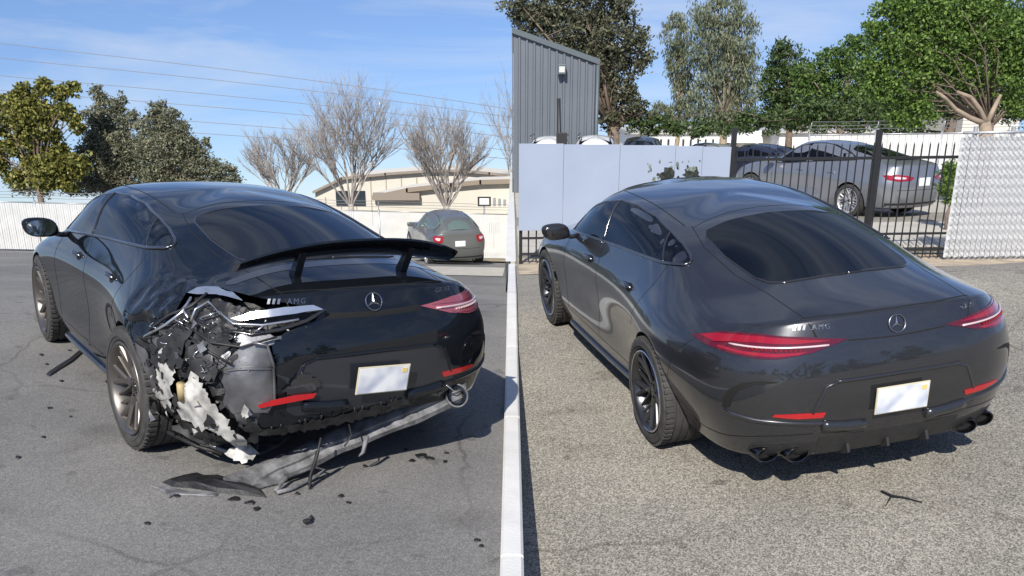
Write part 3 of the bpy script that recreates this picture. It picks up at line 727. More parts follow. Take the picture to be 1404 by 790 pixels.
# kerb between the two lots: the lots meet at different heights
M_KERB = mat('white_kerb_paint', (.66, .65, .62), .75, noise=.07, nscale=5, bump=.25, bscale=50)
mb = MB(); ky = [1.5+.5*i for i in range(24)]
kb = empty('kerb', Matrix.Identity(4), label='long white painted kerb between the dark asphalt and the gravelly lot', cat='kerb')
k0 = None
for a, b_ in zip(ky[0::4], ky[4::4]+[13.1]):
    q = MB(); ys_ = [a+.012+(b_-a-.024)*i/4 for i in range(5)]
    V = []
    for y in ys_:
        zt = max(terr_l(-.05, y), terr_r(.05, y))+.05; zb = min(terr_l(-.05, y), terr_r(.05, y))-.1
        V += [(-.052, y, zb), (-.052, y, zt-.012), (-.040, y, zt), (.040, y, zt), (.052, y, zt-.012), (.052, y, zb)]
    Fq = [(i*6+k, i*6+k+1, i*6+k+7, i*6+k+6) for i in range(4) for k in range(5)]+[(0, 1, 2, 3, 4, 5), (29, 28, 27, 26, 25, 24)]
    q.add(V, Fq).out('kerb_stone', M_KERB, kb, auto=30)
V = []; ys_ = [13.4+2*i for i in range(25)]
for y in ys_: V += [(-.10, y, terr_l(0, y)-.3), (-.10, y, terr_r(0, y)+.03), (.06, y, terr_r(0, y)+.03), (.06, y, terr_r(0, y)-.4)]
MB().add(V, [(i*4+k, i*4+k+1, i*4+k+5, i*4+k+4) for i in range(24) for k in range(3)]).out('retaining_wall', M_KERB, None, label='low white retaining wall where the left lot drops away', cat='wall')

# ------------------------------------------------------------------ left: slatted fence with barbed wire
M_WSLAT = mat('white_slat', (.60, .60, .58), .6, noise=.06, nscale=3)
M_GALV = mat('galvanised', (.42, .43, .44), .45, .6, noise=.15, nscale=20)
M_WIRE = mat('wire', (.25, .25, .26), .6, .5)
def panel_fence(name, label, P, Q, n, h, fn, sw=.075, postr=.035, barb=True, lean=0, dark_wire=True, slat_gap=.012):
    r = empty(name, Matrix.Identity(4), label=label, cat='fence')
    P = Vector(P); Q = Vector(Q)
    def g(t): p = P.lerp(Q, t); return Vector((p.x, p.y, fn(p.x, p.y)))
    nrm = Vector((-(Q-P).y, (Q-P).x, 0)).normalized()
    if nrm.y > 0: nrm = -nrm
    up = (Vector((0, 0, 1))+Vector((1, 0, 0))*lean).normalized()
    pts = []
    for i in range(n+1):
        b = g(i/n); pts.append(b)
        MB().tube([b-up*.1, b+up*(h+.06)], postr, 8).tube([b+up*(h+.06), b+up*(h+.075)], [postr*1.25, postr*.4], 8).out('post', M_GALV, r, True)
        if barb: MB().tube([b+up*(h+.05), b+up*(h+.36)-nrm*(-.12)], .013, 5).out('arm', M_GALV, r, True)
    for i in range(n):
        a, b = pts[i], pts[i+1]; L_ = (b-a).length; d = (b-a)/L_
        k = int(L_/sw); q = MB()
        for j in range(k):
            x0 = a+d*(j*L_/k+slat_gap/2); x1 = a+d*((j+1)*L_/k-slat_gap/2); o = nrm*(.012+.006*((j*7) % 3))
            q.add([x0+o+up*.06, x1+o+up*.06, x1+o+up*(h-.03), x0+o+up*(h-.03), x0+o*.0+up*.06, x1+up*.06, x1+up*(h-.03), x0+up*(h-.03)],
                  [(0, 1, 2, 3), (4, 7, 6, 5), (0, 3, 7, 4), (1, 5, 6, 2), (3, 2, 6, 7)])
        q.out('slat_panel', M_WSLAT, r, kind='stuff')
        MB().tube([a+up*h, b+up*h], .022, 6).out('top_rail', M_GALV, r, True)
        if barb:
            for dz in (.12, .22, .33):
                MB().tube([a+up*(h+.05+dz)+nrm*.12*dz/.33, (a+b)/2+up*(h+.035+dz)+nrm*.12*dz/.33, b+up*(h+.05+dz)+nrm*.12*dz/.33], .0075, 4).out('barbed_wire', M_WIRE, r)
    return r
panel_fence('slatted_fence', 'long white slatted chain link fence with barbed wire behind the crashed coupe', (-19.2, 31, 0), (-.15, 33.2, 0), 8, 1.72, terr_l)

# ------------------------------------------------------------------ trees
def leafmat(name, c1, c2, rough=.6):
    m = bpy.data.materials.new(name); m.use_nodes = True; n = m.node_tree; b = n.nodes['Principled BSDF']; b.inputs['Roughness'].default_value = rough
    g = n.nodes.new('ShaderNodeNewGeometry'); r = n.nodes.new('ShaderNodeValToRGB'); e = r.color_ramp.elements
    e[0].color = (*c1, 1); e[1].color = (*c2, 1); n.links.new(g.outputs['Random Per Island'], r.inputs[0]); n.links.new(r.outputs[0], b.inputs['Base Color'])
    b.inputs['Subsurface Weight'].default_value = 0
    tr = n.nodes.new('ShaderNodeBsdfTranslucent'); ad = n.nodes.new('ShaderNodeMixShader'); ad.inputs[0].default_value = .3
    n.links.new(r.outputs[0], tr.inputs[0]); n.links.new(b.outputs[0], ad.inputs[1]); n.links.new(tr.outputs[0], ad.inputs[2])
    n.links.new(ad.outputs[0], n.nodes['Material Output'].inputs[0]); return m
M_BARK = mat('bark', (.16, .12, .09), .9, noise=.3, nscale=6, bump=.6, bscale=25)
M_BARKP = mat('pale_bark', (.30, .235, .17), .85, noise=.25, nscale=4, bump=.4, bscale=18)
M_TWIG = mat('twig_bark', (.36, .32, .285), .9, noise=.25, nscale=6)
def leaves(rng, lumps, n, size, droop=0, aspect=2.2, hollow=.35):
    V = []; Fc = []
    tot = sum(l[3]*l[4] for l in lumps)
    for (cx, cy, cz, rx, rz, *_) in lumps:
        nclump = max(3, int(n*1.25*rx*rz/tot/26))
        for c in range(nclump):
            while True:
                p = Vector((rng.uniform(-1, 1), rng.uniform(-1, 1), rng.uniform(-1, 1)))
                if hollow < p.length <= 1.0: break
            c0 = Vector((cx+p.x*rx, cy+p.y*min(rx, rz)*.8, cz+p.z*rz)); cr_ = rng.uniform(.10, .22)*min(rx, rz)**.6
            for k in range(26):
                q = c0 + Vector((rng.gauss(0, cr_), rng.gauss(0, cr_), rng.gauss(0, cr_*.7)))
                d = Vector((rng.uniform(-1, 1), rng.uniform(-1, 1), rng.uniform(-1, 1)-droop)).normalized()
                u = d.cross(Vector((rng.uniform(-1, 1), rng.uniform(-1, 1), rng.uniform(-1, 1)))).normalized()
                s = size*.72*rng.uniform(.6, 1.35); k0 = len(V)
                V += [q-d*s*.5, q+u*s/aspect*.5+d*s*.02, q+d*s*.55, q-u*s/aspect*.5]
                Fc.append((k0, k0+1, k0+2, k0+3))
    return V, Fc
def tree(label, base, lumps, Y, n, size, lm, bark=None, droop=0, tr=.22, seed=1, forks=3, aspect=2.2, zfn=None, hollow=.35, cat='tree', name='tree', kids=('crown', 'trunk'), group=None):
    """lumps: (px, py, half width px, half height px[, dY]) of the crown as seen from the lot"""
    rng = random.Random(seed); k = Y/F
    bx = at(base[0], base[1], Y).x; bz = zfn(bx, Y)
    r = empty(name, Matrix.Translation((bx, Y, bz)), label=label, cat=cat, group=group)
    L_ = []
    for l in lumps:
        p = at(l[0], l[1], Y); L_.append((p.x-bx, l[4] if len(l) > 4 else 0, p.z-bz, l[2]*k, l[3]*k))
    V, Fc = leaves(rng, L_, n, size, droop, aspect, hollow)
    mesh_obj(kids[0], V, Fc, lm, r)
    q = MB(); zmin = min(l[2]-l[4]*.6 for l in L_); fork = Vector((0, 0, max(.5, zmin)))
    q.tube([Vector((0, 0, -.3)), Vector((rng.uniform(-.1, .1), 0, fork.z*.5)), fork], [tr*1.2, tr, tr*.8], 10)
    for l in L_:
        for f_ in range(forks):
            e = Vector((l[0]+rng.uniform(-.6, .6)*l[3], l[1]+rng.uniform(-.5, .5)*l[3], l[2]+rng.uniform(-.2, .8)*l[4]))
            m_ = fork.lerp(e, .5)+Vector((rng.uniform(-.12, .12), rng.uniform(-.1, .1), .1))*(e-fork).length
            q.tube([fork-Vector((0, 0, .1)), m_, e], [tr*.42, tr*.2, tr*.04], 6)
            for h_ in range(3):
                e2 = m_.lerp(e, rng.uniform(.1, .8)); q.tube([e2, e2+Vector((rng.uniform(-.5, .5)*l[3], rng.uniform(-.4, .4)*l[3], rng.uniform(0, .6)*l[4]))], [tr*.14, tr*.03], 4)
    q.out(kids[1], bark or M_BARK, r, True, fix=False)
    return r
LM_YEL = leafmat('yellow_green_leaf', (.05, .07, .015), (.36, .34, .08))
LM_OLV = leafmat('olive_leaf', (.07, .08, .04), (.36, .36, .24))
LM_DRK = leafmat('dark_pine_leaf', (.035, .042, .02), (.20, .20, .12))
LM_EUC = leafmat('eucalypt_leaf', (.06, .08, .045), (.30, .33, .20))
LM_MID = leafmat('mid_green_leaf', (.03, .07, .015), (.17, .27, .06))
LM_BRI = leafmat('bright_green_leaf', (.04, .09, .015), (.20, .31, .06))
LM_DGR = leafmat('deep_green_leaf', (.02, .045, .014), (.12, .18, .05))
tree('yellow green tree at the far left behind the white slatted fence', (60, 300), [(34, 128, 14, 13), (60, 120, 13, 11), (82, 127, 11, 10), (100, 124, 8, 11), (18, 140, 12, 12), (28, 162, 15, 14), (58, 152, 16, 13), (88, 155, 12, 13), (106, 170, 9, 14), (40, 190, 16, 15), (70, 185, 14, 12), (18, 200, 12, 16), (50, 222, 18, 15), (84, 214, 14, 14), (105, 226, 14, 16), (26, 244, 18, 12), (62, 248, 22, 12), (0, 160, 12, 26), (-6, 215, 14, 24), (95, 250, 18, 12), (45, 165, 26, 30), (75, 225, 30, 22)], 38, 20000, .24, LM_YEL, tr=.14, seed=3, zfn=terr_l, aspect=1.7)
tree('tall olive green tree, middle one of three behind the slatted fence', (150, 300), [(134, 132, 9, 14), (148, 148, 14, 16), (166, 145, 8, 18), (128, 165, 16, 16), (160, 172, 18, 16), (184, 166, 9, 14), (135, 195, 20, 16), (168, 200, 18, 18), (118, 215, 16, 18), (148, 228, 24, 18), (186, 222, 18, 18), (205, 240, 18, 14), (130, 250, 26, 12), (172, 255, 24, 10), (198, 196, 10, 16), (155, 200, 34, 30)], 40, 24000, .17, LM_OLV, tr=.16, seed=5, zfn=terr_l)
tree('spreading olive grey tree beside the roof of the crashed coupe', (240, 300), [(216, 150, 10, 13), (232, 163, 14, 15), (205, 172, 13, 16), (248, 180, 13, 14), (222, 192, 20, 16), (258, 200, 16, 15), (200, 208, 14, 15), (238, 218, 22, 16), (276, 214, 12, 14), (270, 232, 20, 14), (295, 230, 13, 13), (312, 238, 12, 14), (215, 240, 22, 16), (250, 250, 24, 11), (290, 252, 24, 10), (322, 250, 8, 9), (284, 198, 6, 10), (235, 205, 34, 26)], 39, 24000, .17, LM_OLV, tr=.16, seed=8, zfn=terr_l)
tree('low dark shrub between the olive trees and the slatted fence', (190, 300), [(50, 246, 34, 26), (110, 252, 30, 18), (165, 240, 30, 28), (225, 250, 34, 20), (285, 252, 24, 14)], 41, 9000, .2, LM_OLV, tr=.08, seed=12, zfn=terr_l)
def bare_tree(label, bpx, bpy, tops, Y, seed, spread, zfn, lean=0, nst=7):
    rng = random.Random(seed); bx = at(bpx, bpy, Y).x; zb = at(bpx, bpy, Y).z; bz = zfn(bx, Y)
    r = empty('bare_tree', Matrix.Translation((bx, Y, bz)), label=label, cat='tree')
    top = at(bpx, tops, Y).z-bz; fk = zb-bz
    tk = MB().tube([(0, 0, -.2), (.03, 0, fk*.6), (0, 0, fk)], [.16, .13, .12], 8)
    br = MB()
    def grow(p, d, L_, rad, lv):
        pts = [p]; q = p.copy(); dd = d.copy(); k = 4
        for i in range(k):
            dd = (dd+Vector((rng.gauss(0, .09), rng.gauss(0, .09), rng.gauss(.05, .05)))).normalized(); q = q+dd*L_/k; pts.append(q.copy())
        br.tube(pts, [rad*(1-.62*i/k) for i in range(k+1)], 5 if lv < 2 else 3, caps=False)
        if lv < 3:
            for i in range(7 if lv < 2 else 5):
                t = rng.uniform(.3, 1.0); a = pts[min(k-1, int(t*k))].lerp(pts[min(k, int(t*k)+1)], t*k-int(t*k) if t < 1 else 1)
                ax = Vector((rng.uniform(-1, 1), rng.uniform(-1, 1), 0)); nd = (dd+ax*.62).normalized()
                grow(a, nd, L_*rng.uniform(.42, .66), max(rad*.46, .0055), lv+1)
    H_ = top-fk
    for i in range(nst):
        a = (i/(nst-1)-.5)*2; ph = rng.uniform(-1, 1)
        d = Vector((a*spread+lean, ph*spread*.8, 1)).normalized()
        grow(Vector((a*.08, 0, fk-.05)), d, H_*(.66-.12*abs(a)), .045, 0)
    tk.out('trunk', M_TWIG, r, True, fix=False); br.out('branches', M_TWIG, r, True, fix=False)
bare_tree('tall bare tree standing in front of the left end of the beige building', 481, 280, 118, 38, 21, .62, terr_l, nst=12)
bare_tree('small bare tree just behind the roof of the crashed coupe', 392, 280, 178, 40, 33, .72, terr_l, -.1, nst=10)
bare_tree('rounded bare tree above the parked hatchback', 612, 282, 138, 37, 28, .72, terr_l, nst=12)
bare_tree('bare tree with thin twigs at the right end of the beige building', 700, 270, 110, 56, 41, .12, terr_l, .12, nst=3)

# ------------------------------------------------------------------ left: beige building, sign and wires
M_BEIGE = mat('beige_wall', (.60, .565, .48), .8, noise=.05, nscale=.6)
M_ROOFD = mat('roof_edge', (.26, .22, .18), .7)
M_ROOFC = mat('roof_cream', (.62, .58, .50), .7)
M_ROOFL = mat('roof_metal', (.45, .43, .40), .6)
M_WHITE = mat('white_paint', (.78, .78, .77), .55)
M_SIGNB = mat('sign_black', (.02, .02, .02), .5)
M_WIN = mat('window_dark', (.03, .04, .05), .1, 0, .5)
def facade(root, pts, Y, depth, mwall, mtrim, trim=.25, base_py=400):
    """a wall whose upper outline runs through the given pixels at distance Y, with real depth and a roof"""
    T = [at(px, py, Y) for px, py in pts]; zb = terr_l(T[0].x, Y)-1
    n = len(T); inv = root.matrix_world.inverted()
    V = [(p.x, Y, p.z) for p in T]+[(p.x, Y+depth, p.z) for p in T]+[(p.x, Y, zb) for p in T]+[(p.x, Y+depth, zb) for p in T]
    V = [inv @ Vector(v) for v in V]
    Fw = [(2*n+i, 2*n+i+1, i+1, i) for i in range(n-1)]+[(3*n+i, n+i, n+i+1, 3*n+i+1) for i in range(n-1)]+[(2*n, 0, n, 3*n), (3*n-1, 4*n-1, 2*n-1, n-1)]
    mesh_obj('wall', V, Fw, mwall, root)
    q = MB(); fs = MB()
    for i in range(n-1):
        a, b = T[i], T[i+1]
        ff = [Vector((a.x-.1, Y-.34, a.z-.05)), Vector((b.x, Y-.34, b.z-.05)), Vector((b.x, Y-.34, b.z+trim)), Vector((a.x-.1, Y-.34, a.z+trim))]
        fs.add([inv @ p for p in ff]+[inv @ (p+Vector((0, .035, 0))) for p in ff], [(0, 1, 2, 3), (7, 6, 5, 4), (0, 4, 5, 1), (1, 5, 6, 2), (2, 6, 7, 3), (3, 7, 4, 0)])
        o = [(a.x-.1, Y-.3, a.z), (b.x+.0, Y-.3, b.z), (b.x, Y+depth+.3, b.z), (a.x-.1, Y+depth+.3, a.z)]
        q.add([inv @ Vector(p) for p in o]+[inv @ (Vector(p)+Vector((0, 0, trim))) for p in o], [(0, 3, 2, 1), (4, 5, 6, 7), (0, 1, 5, 4), (1, 2, 6, 5), (2, 3, 7, 6), (3, 0, 4, 7)])
    q.out('roof', M_ROOFC, root); fs.out('fascia', mtrim, root)
    return inv
bd = empty('beige_building', Matrix.Translation((-8, 60, terr_l(-8, 60))), label='long beige building with a low curved roof behind the slatted fence', cat='building')
inv = facade(bd, [(432, 264), (470, 245), (530, 239), (600, 234), (640, 235), (672, 238), (699, 241)], 60, 3, M_BEIGE, M_ROOFD, .12)
for px in range(446, 700, 21):
    a = at(px, 268, 60)
    MB().box((a.x-.03, 59.96, a.z-2), (a.x+.03, 59.995, a.z+1.25 if px > 480 else a.z-.1)).out('wall_joint', mat('beige_joint', (.38, .33, .25), .8) if px == 446 else bpy.data.materials['beige_joint'], bd).matrix_world = Matrix.Identity(4)
for px in (470, 492):
    a = at(px, 272, 60)
    MB().box((a.x-.45, 59.93, a.z-.5), (a.x+.45, 59.985, a.z+.5)).out('window', M_WIN, bd).matrix_world = Matrix.Identity(4)
cn = empty('canopy_building', Matrix.Translation((-6, 50, terr_l(-6, 50))), label='lower beige building with a brown curved canopy edge above the hatchback', cat='building')
facade(cn, [(514, 272), (560, 262), (620, 255), (660, 251), (699, 250)], 50, 1.2, M_BEIGE, mat('canopy_brown', (.26, .21, .16), .7), .2)
a = at(546, 268, 49.8)
o = MB().box((a.x-1.4, 49.6, a.z-.25), (a.x+1.2, 49.9, a.z+.15)).out('vent_louvre', M_ROOFD, cn); o.matrix_world = Matrix.Identity(4)
def wb(name, px0, py0, px1, py1, Y, dep, m, parent=None, bevel=0, **k):
    a = at(px0, py1, Y); b = at(px1, py0, Y); c = Vector(((a.x+b.x)/2, Y+dep/2, a.z))
    q = MB().box((a.x-c.x, -dep/2, 0), (b.x-c.x, dep/2, b.z-a.z)).out(name, m, None, bevel=bevel, **k)
    q.location = c
    if parent: q.parent = parent; q.matrix_parent_inverse = parent.matrix_world.inverted()
    return q
a = at(664, 283, 48)
sg = empty('sign', Matrix.Translation((a.x, 48, terr_l(a.x, 48))), label='small white sign in a black frame above the fence right of the hatchback', cat='sign')
wb('frame', 655, 270, 673, 283, 48, .08, M_SIGNB, sg); wb('sign_face', 657.5, 272, 670.5, 281, 47.98, .02, M_WHITE, sg)
wb('post', 663, 283, 665, 306, 48.02, .06, M_GALV, sg)
for k, px in enumerate((676, 683, 690)):
    wb('pipe', px, 272+k, px+4, 283, 47, .15, M_GALV, None, label=('leftmost', 'middle', 'rightmost')[k]+' of three small grey pipe stubs right of the framed sign', cat='pipe', group='grey pipes by the sign')
for k, (ya, yb, px0) in enumerate(((62, 157, 0), (82, 168, 0), (106, 183, 0), (126, 196, 0), (150, 214, 0), (168, 226, 0))):
    pts = []
    for i in range(25):
        t = i/24; px = -150+1150*t; pp = at(px, ya+(yb-ya)*((px-20)/670)-10*math.sin(PI*max(0, min(1, (px-20)/1000))), 95-.0*px)
        pts.append(pp)
    c = pts[12]; MB().tube([p-c for p in pts], .03, 5).out('power_line', M_WIRE, None, True, label='sagging overhead power line, '+('topmost', 'second', 'third', 'fourth', 'fifth', 'lowest')[k]+' of six across the sky' if k else 'sagging overhead power line, topmost of six across the sky', cat='power line', group='overhead power lines').location = c
# ------------------------------------------------------------------ right: metal building
M_METAL = mat('corrugated_grey', (.13, .145, .165), .5, .15, noise=.06, nscale=.8)
M_METT = mat('building_trim', (.09, .11, .12), .5)
YB = 30
mbld = empty('metal_building', Matrix.Translation((2.5, YB, terr_r(2.5, YB))), label='grey corrugated metal building behind the white board fence', cat='building')
def rl(px): return 46+(px-705)*(88-48)/(815-711)
xs_ = [704+i*(817-704)/11 for i in range(12)]
for i in range(11):
    a0, a1 = at(xs_[i], rl(xs_[i]), YB), at(xs_[i+1], rl(xs_[i+1]), YB); zb = terr_r(2, YB)-.5; w_ = a1.x-a0.x; prof = [(0, 0), (.60, 0), (.68, -.055), (.92, -.055), (1.0, 0)]
    V = []
    for (u, dy) in prof:
        x = a0.x+u*w_; zt = a0.z+(a1.z-a0.z)*u; V += [(x, YB+dy, zb), (x, YB+dy, zt)]
    V = [Vector(v)-Vector((2.5, YB, terr_r(2.5, YB))) for v in V]
    q = MB().add(V, [(2*k, 2*k+2, 2*k+3, 2*k+1) for k in range(4)])
    q.add([V[1]+Vector((0, .05, 0)), V[9]+Vector((0, .05, 0)), V[8]+Vector((0, .05, 0)), V[0]+Vector((0, .05, 0))], [(0, 1, 2, 3)])
    q.out('metal_panel', M_METAL, mbld)
a0, a1 = at(704, rl(704), YB), at(817, rl(817), YB)
off = Vector((2.5, YB, terr_r(2.5, YB)))
MB().add([p-off for p in (Vector((a0.x-.05, YB-.12, a0.z)), Vector((a1.x+.12, YB-.12, a1.z)), Vector((a1.x+.12, YB-.12, a1.z+.17)), Vector((a0.x-.05, YB-.12, a0.z+.17)),
   Vector((a0.x-.05, YB+14, a0.z)), Vector((a1.x+.12, YB+14, a1.z)), Vector((a1.x+.12, YB+14, a1.z+.17)), Vector((a0.x-.05, YB+14, a0.z+.17)))],
   [(0, 1, 2, 3), (4, 7, 6, 5), (3, 2, 6, 7), (0, 4, 5, 1), (1, 5, 6, 2), (0, 3, 7, 4)]).out('roof', M_METT, mbld)
MB().box((a1.x-off.x, .06, -1), (a1.x-off.x+.03, 14, a1.z-off.z)).box((a0.x-off.x-.04, .06, -1), (a0.x-off.x-.01, 14, a0.z-off.z)).out('side_wall', M_METAL, mbld)
MB().tube([(a1.x-off.x+.06, -.12, a1.z-off.z), (a1.x-off.x+.06, -.12, -.5)], .06, 8).out('downpipe', M_METT, mbld, True)
lp = at(770, 96, YB-.1)-off
lamp = MB().box((-.13, -.22, -.14), (.13, 0, .17)).out('wall_lamp', M_METT, mbld, bevel=.02); lamp.location = lp
MB().box((-.09, -.235, -.08), (.09, -.218, .10)).out('lamp_glass', mat('lamp_glass', (.55, .55, .5), .15), lamp)
ps = at(770, 192, 26); gz = terr_r(ps.x, 26)
pl = empty('pole', Matrix.Translation((ps.x, 26, gz)), label='thin black pole with a box at its foot in front of the metal building', cat='pole')
tp = at(766, 135, 26); MB().tube([(0, 0, -.1), (tp.x-ps.x, 0, tp.z-gz)], .055, 8).out('shaft', M_SIGNB, pl, True)
MB().box((-.15, -.12, 0), (.15, .12, at(770, 182, 26).z-gz)).out('base_box', M_SIGNB, pl, bevel=.01)

# ------------------------------------------------------------------ right: boards, iron fence, slatted gate
YF = 13.3
M_BOARD = mat('shaded_white_board', (.29, .34, .43), .7, noise=.05, nscale=1.5, bump=.1, bscale=8)  # white boards with their bluish shade put into the base colour
M_IRON = mat('black_iron', (.014, .014, .015), .45)
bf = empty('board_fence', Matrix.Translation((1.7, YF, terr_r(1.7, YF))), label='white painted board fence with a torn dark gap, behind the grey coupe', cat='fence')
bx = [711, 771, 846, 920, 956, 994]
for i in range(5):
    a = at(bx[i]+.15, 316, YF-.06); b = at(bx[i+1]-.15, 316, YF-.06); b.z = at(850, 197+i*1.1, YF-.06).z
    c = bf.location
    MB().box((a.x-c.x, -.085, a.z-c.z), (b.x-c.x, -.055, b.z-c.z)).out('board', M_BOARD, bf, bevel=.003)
rng = random.Random(5)
def blot(px, py, rx, ry, n, m, dy):
    c = at(px, py, YF-.1)-bf.location; k = YF/F; P_ = []
    for i in range(n):
        a = 2*PI*i/n; q = rng.uniform(.55, 1.1); P_.append((c.x+rx*k*q*math.cos(a), c.z+ry*k*q*math.sin(a)))
    V = [(x, -.085-dy, z) for x, z in P_]+[(x, -.080, z) for x, z in P_]
    MB().add(V, [tuple(range(n))]+[(i, (i+1) % n, (i+1) % n+n, i+n) for i in range(n)]).out('torn_patch', m, bf)
M_TORN = mat('torn_dark', (.02, .025, .02), .9, noise=.8, nscale=20); M_TORG = mat('torn_grey', (.14, .16, .14), .9, noise=.6, nscale=30)
for q in ((915, 240, 11, 10, 16, M_TORN, .002), (949, 240, 15, 11, 16, M_TORN, .002), (897, 246, 3, 4, 9, M_TORG, .002), (929, 225, 3, 5, 9, M_TORG, .002), (930, 245, 3, 4, 9, M_TORN, .002), (905, 222, 2, 3, 8, M_TORG, .002), (890, 235, 2, 2, 8, M_TORG, .002), (949, 232, 8, 4, 10, M_TORG, .004)): blot(*q)
for k in range(26): blot(rng.uniform(884, 968), rng.uniform(221, 250), rng.uniform(.7, 3), rng.uniform(.7, 3.5), 7, M_TORG if k % 3 else M_TORN, .001)
fe = empty('iron_fence', Matrix.Translation((4.2, YF, terr_r(4.2, YF))), label='black iron picket fence with a taller square post in front of the parked sedan', cat='fence')
fo = fe.location
x0 = at(714, 330, YF).x; x1 = at(1310, 330, YF).x
npk = int((x1-x0)/.1165); pk_me = None; pk_s = None
for i in range(npk+1):
    x = x0+(x1-x0)*i/npk; gz = terr_r(x, YF)
    short = x < at(994, 300, YF).x
    h = (1.72 if not short else .62)
    if short:
        if pk_s is None: pk_s = MB().box((-.011, -.011, 0), (.011, .011, .62)).out('picket', M_IRON, None); m_ = pk_s.data; bpy.data.objects.remove(pk_s); pk_s = m_
        inst('picket', pk_s, fe, Matrix.Translation((x-fo.x, 0, gz+.04-fo.z)))
    else:
        if pk_me is None:
            q = MB().box((-.008, -.008, 0), (.008, .008, 1.66)); q.add([(-.008, -.008, 1.66), (.008, -.008, 1.66), (.008, .008, 1.66), (-.008, .008, 1.66), (0, 0, 1.72)], [(0, 1, 4), (1, 2, 4), (2, 3, 4), (3, 0, 4)])
            q = q.out('picket', M_IRON, None); pk_me = q.data; bpy.data.objects.remove(q)
        inst('picket', pk_me, fe, Matrix.Translation((x-fo.x, 0, gz+.03-fo.z)))
def rail(px0, px1, hh, th=.02, name='rail'):
    a, b = at(px0, 300, YF), at(px1, 300, YF); n_ = 1
    za, zb_ = terr_r(a.x, YF)+hh-fo.z, terr_r(b.x, YF)+hh-fo.z; V = []
    for x, z in ((a.x-fo.x, za), (b.x-fo.x, zb_)):
        V += [(x, -.028, z-th), (x, -.028, z+th), (x, .028, z+th), (x, .028, z-th)]
    MB().add(V, [(0, 1, 2, 3), (7, 6, 5, 4), (0, 4, 5, 1), (1, 5, 6, 2), (2, 6, 7, 3), (3, 7, 4, 0)]).out(name, M_IRON, fe)
rail(994, 1314, 1.52); rail(714, 1308, .40, .014); rail(714, 1306, .16, .014)
def post(px, topy, w_, root, m, off_y=0, nm='post'):
    a = at(px, 300, YF); gz = terr_r(a.x, YF); t = at(px, topy, YF)
    return MB().box((a.x-root.location.x-w_/2, off_y-w_/2, gz-.1-root.location.z), (a.x-root.location.x+w_/2, off_y+w_/2, t.z-root.location.z)).out(nm, m, root, bevel=.004)
post(998, 175, .07, fe, M_IRON); post(1191, 178, .075, fe, M_IRON); post(714, 316, .05, fe, M_IRON); post(780, 316, .05, fe, M_IRON)
# slatted chain link section at the right
sf = empty('slatted_gate', Matrix.Translation((7, YF-.1, terr_r(7, YF))), label='white diagonal weave slatted fence section at the far right under the tree', cat='fence')
M_SLATR = mat('worn_white_slat', (.52, .53, .54), .6, noise=.08, nscale=6)
xa = at(1304, 300, YF-.1).x; xb = at(1440, 300, YF-.1).x; sl = None; nsl = int((xb-xa)/.078)
for i in range(nsl):
    x = xa+(xb-xa)*i/nsl; gz = terr_r(x, YF-.1)
    if sl is None:
        h = 1.80; q = MB(); nn = 26
        for k in range(nn):      # each slat weaves in and out of the mesh
            z0, z1 = .05+(h-.05)*k/nn, .05+(h-.05)*(k+1)/nn; o = .010 if k % 2 else -.006
            q.add([(-.034, o, z0), (.034, o, z0), (.034, -.006-o*.3, z1), (-.034, -.006-o*.3, z1), (-.034, o+.006, z0), (.034, o+.006, z0), (.034, .0-o*.3, z1), (-.034, -o*.3, z1)], [(0, 1, 2, 3), (7, 6, 5, 4), (0, 3, 7, 4), (1, 5, 6, 2), (3, 2, 6, 7), (0, 4, 5, 1)])
        q = q.out('slat', M_SLATR, None); sl = q.data; bpy.data.objects.remove(q)
    inst('slat', sl, sf, Matrix.Translation((x-sf.location.x, 0, gz-sf.location.z+(0.012*(i % 2)))))
q = MB(); W_ = xb-xa; hgt = 1.86
for sgn in (1, -1):
    k = -hgt
    while k < W_:
        a = max(0, k) ; b = min(W_, k+hgt)
        if b > a:
            za, zb_ = a-k, b-k
            if sgn < 0: za, zb_ = hgt-za, hgt-zb_
            q.tube([(a+xa-sf.location.x, -.014, za), (b+xa-sf.location.x, -.014, zb_)], .0034, 4, caps=False)
        k += .078
q.out('wire_mesh', M_GALV, sf, kind='stuff', fix=False)
for px in (1316, 1366, 1418):
    a = at(px, 300, YF); MB().tube([(a.x-sf.location.x, .05, -.15), (a.x-sf.location.x, .05, 1.95)], .030, 10).out('post', M_GALV, sf, True)
MB().tube([(xa-sf.location.x, .02, 1.86), (xb-sf.location.x, .02, 1.88)], .021, 8).out('top_rail', M_GALV, sf, True)
# kerb and wall behind
wb('low_kerb', 1090, 338, 1308, 346, YF+.35, .16, M_CONC, None, label='pale concrete kerb at the foot of the iron fence', cat='kerb')
# far white fence wall with barbed wire
panel_fence('far_fence', 'far white panel fence with barbed wire behind the parked sedan', (9.0, 27.5, 0), (19, 27.5, 0), 5, 1.75, lambda x, y: terr_r(x, y)+.0, sw=.18)
M_WH = mat('warehouse_white', (.74, .73, .70), .7, noise=.04, nscale=.5)
wh = empty('warehouse', Matrix.Translation((12, 62, terr_r(12, 62))), label='long low white warehouse with dark slots beyond the parked cars', cat='building')
def whb(nm, px0, py0, px1, py1, Y, dep, m): return wb(nm, px0, py0, px1, py1, Y, dep, m, wh)
whb('wall', 868, 184, 1060, 260, 62, 12, M_WH); whb('wall', 1062, 182, 1345, 262, 58, 12, M_WH)
whb('roof_edge', 866, 181, 1061, 184, 61.8, 12.4, M_ROOFL); whb('roof_edge', 1061, 180, 1347, 182.5, 57.7, 12.6, M_ROOFL)
for k in range(12): whb('slot', 884+k*10.2, 191, 887.5+k*10.2, 204, 61.9, .06, M_WIN)
whb('door', 1048, 188, 1060, 200, 61.85, .1, M_ROOFD)
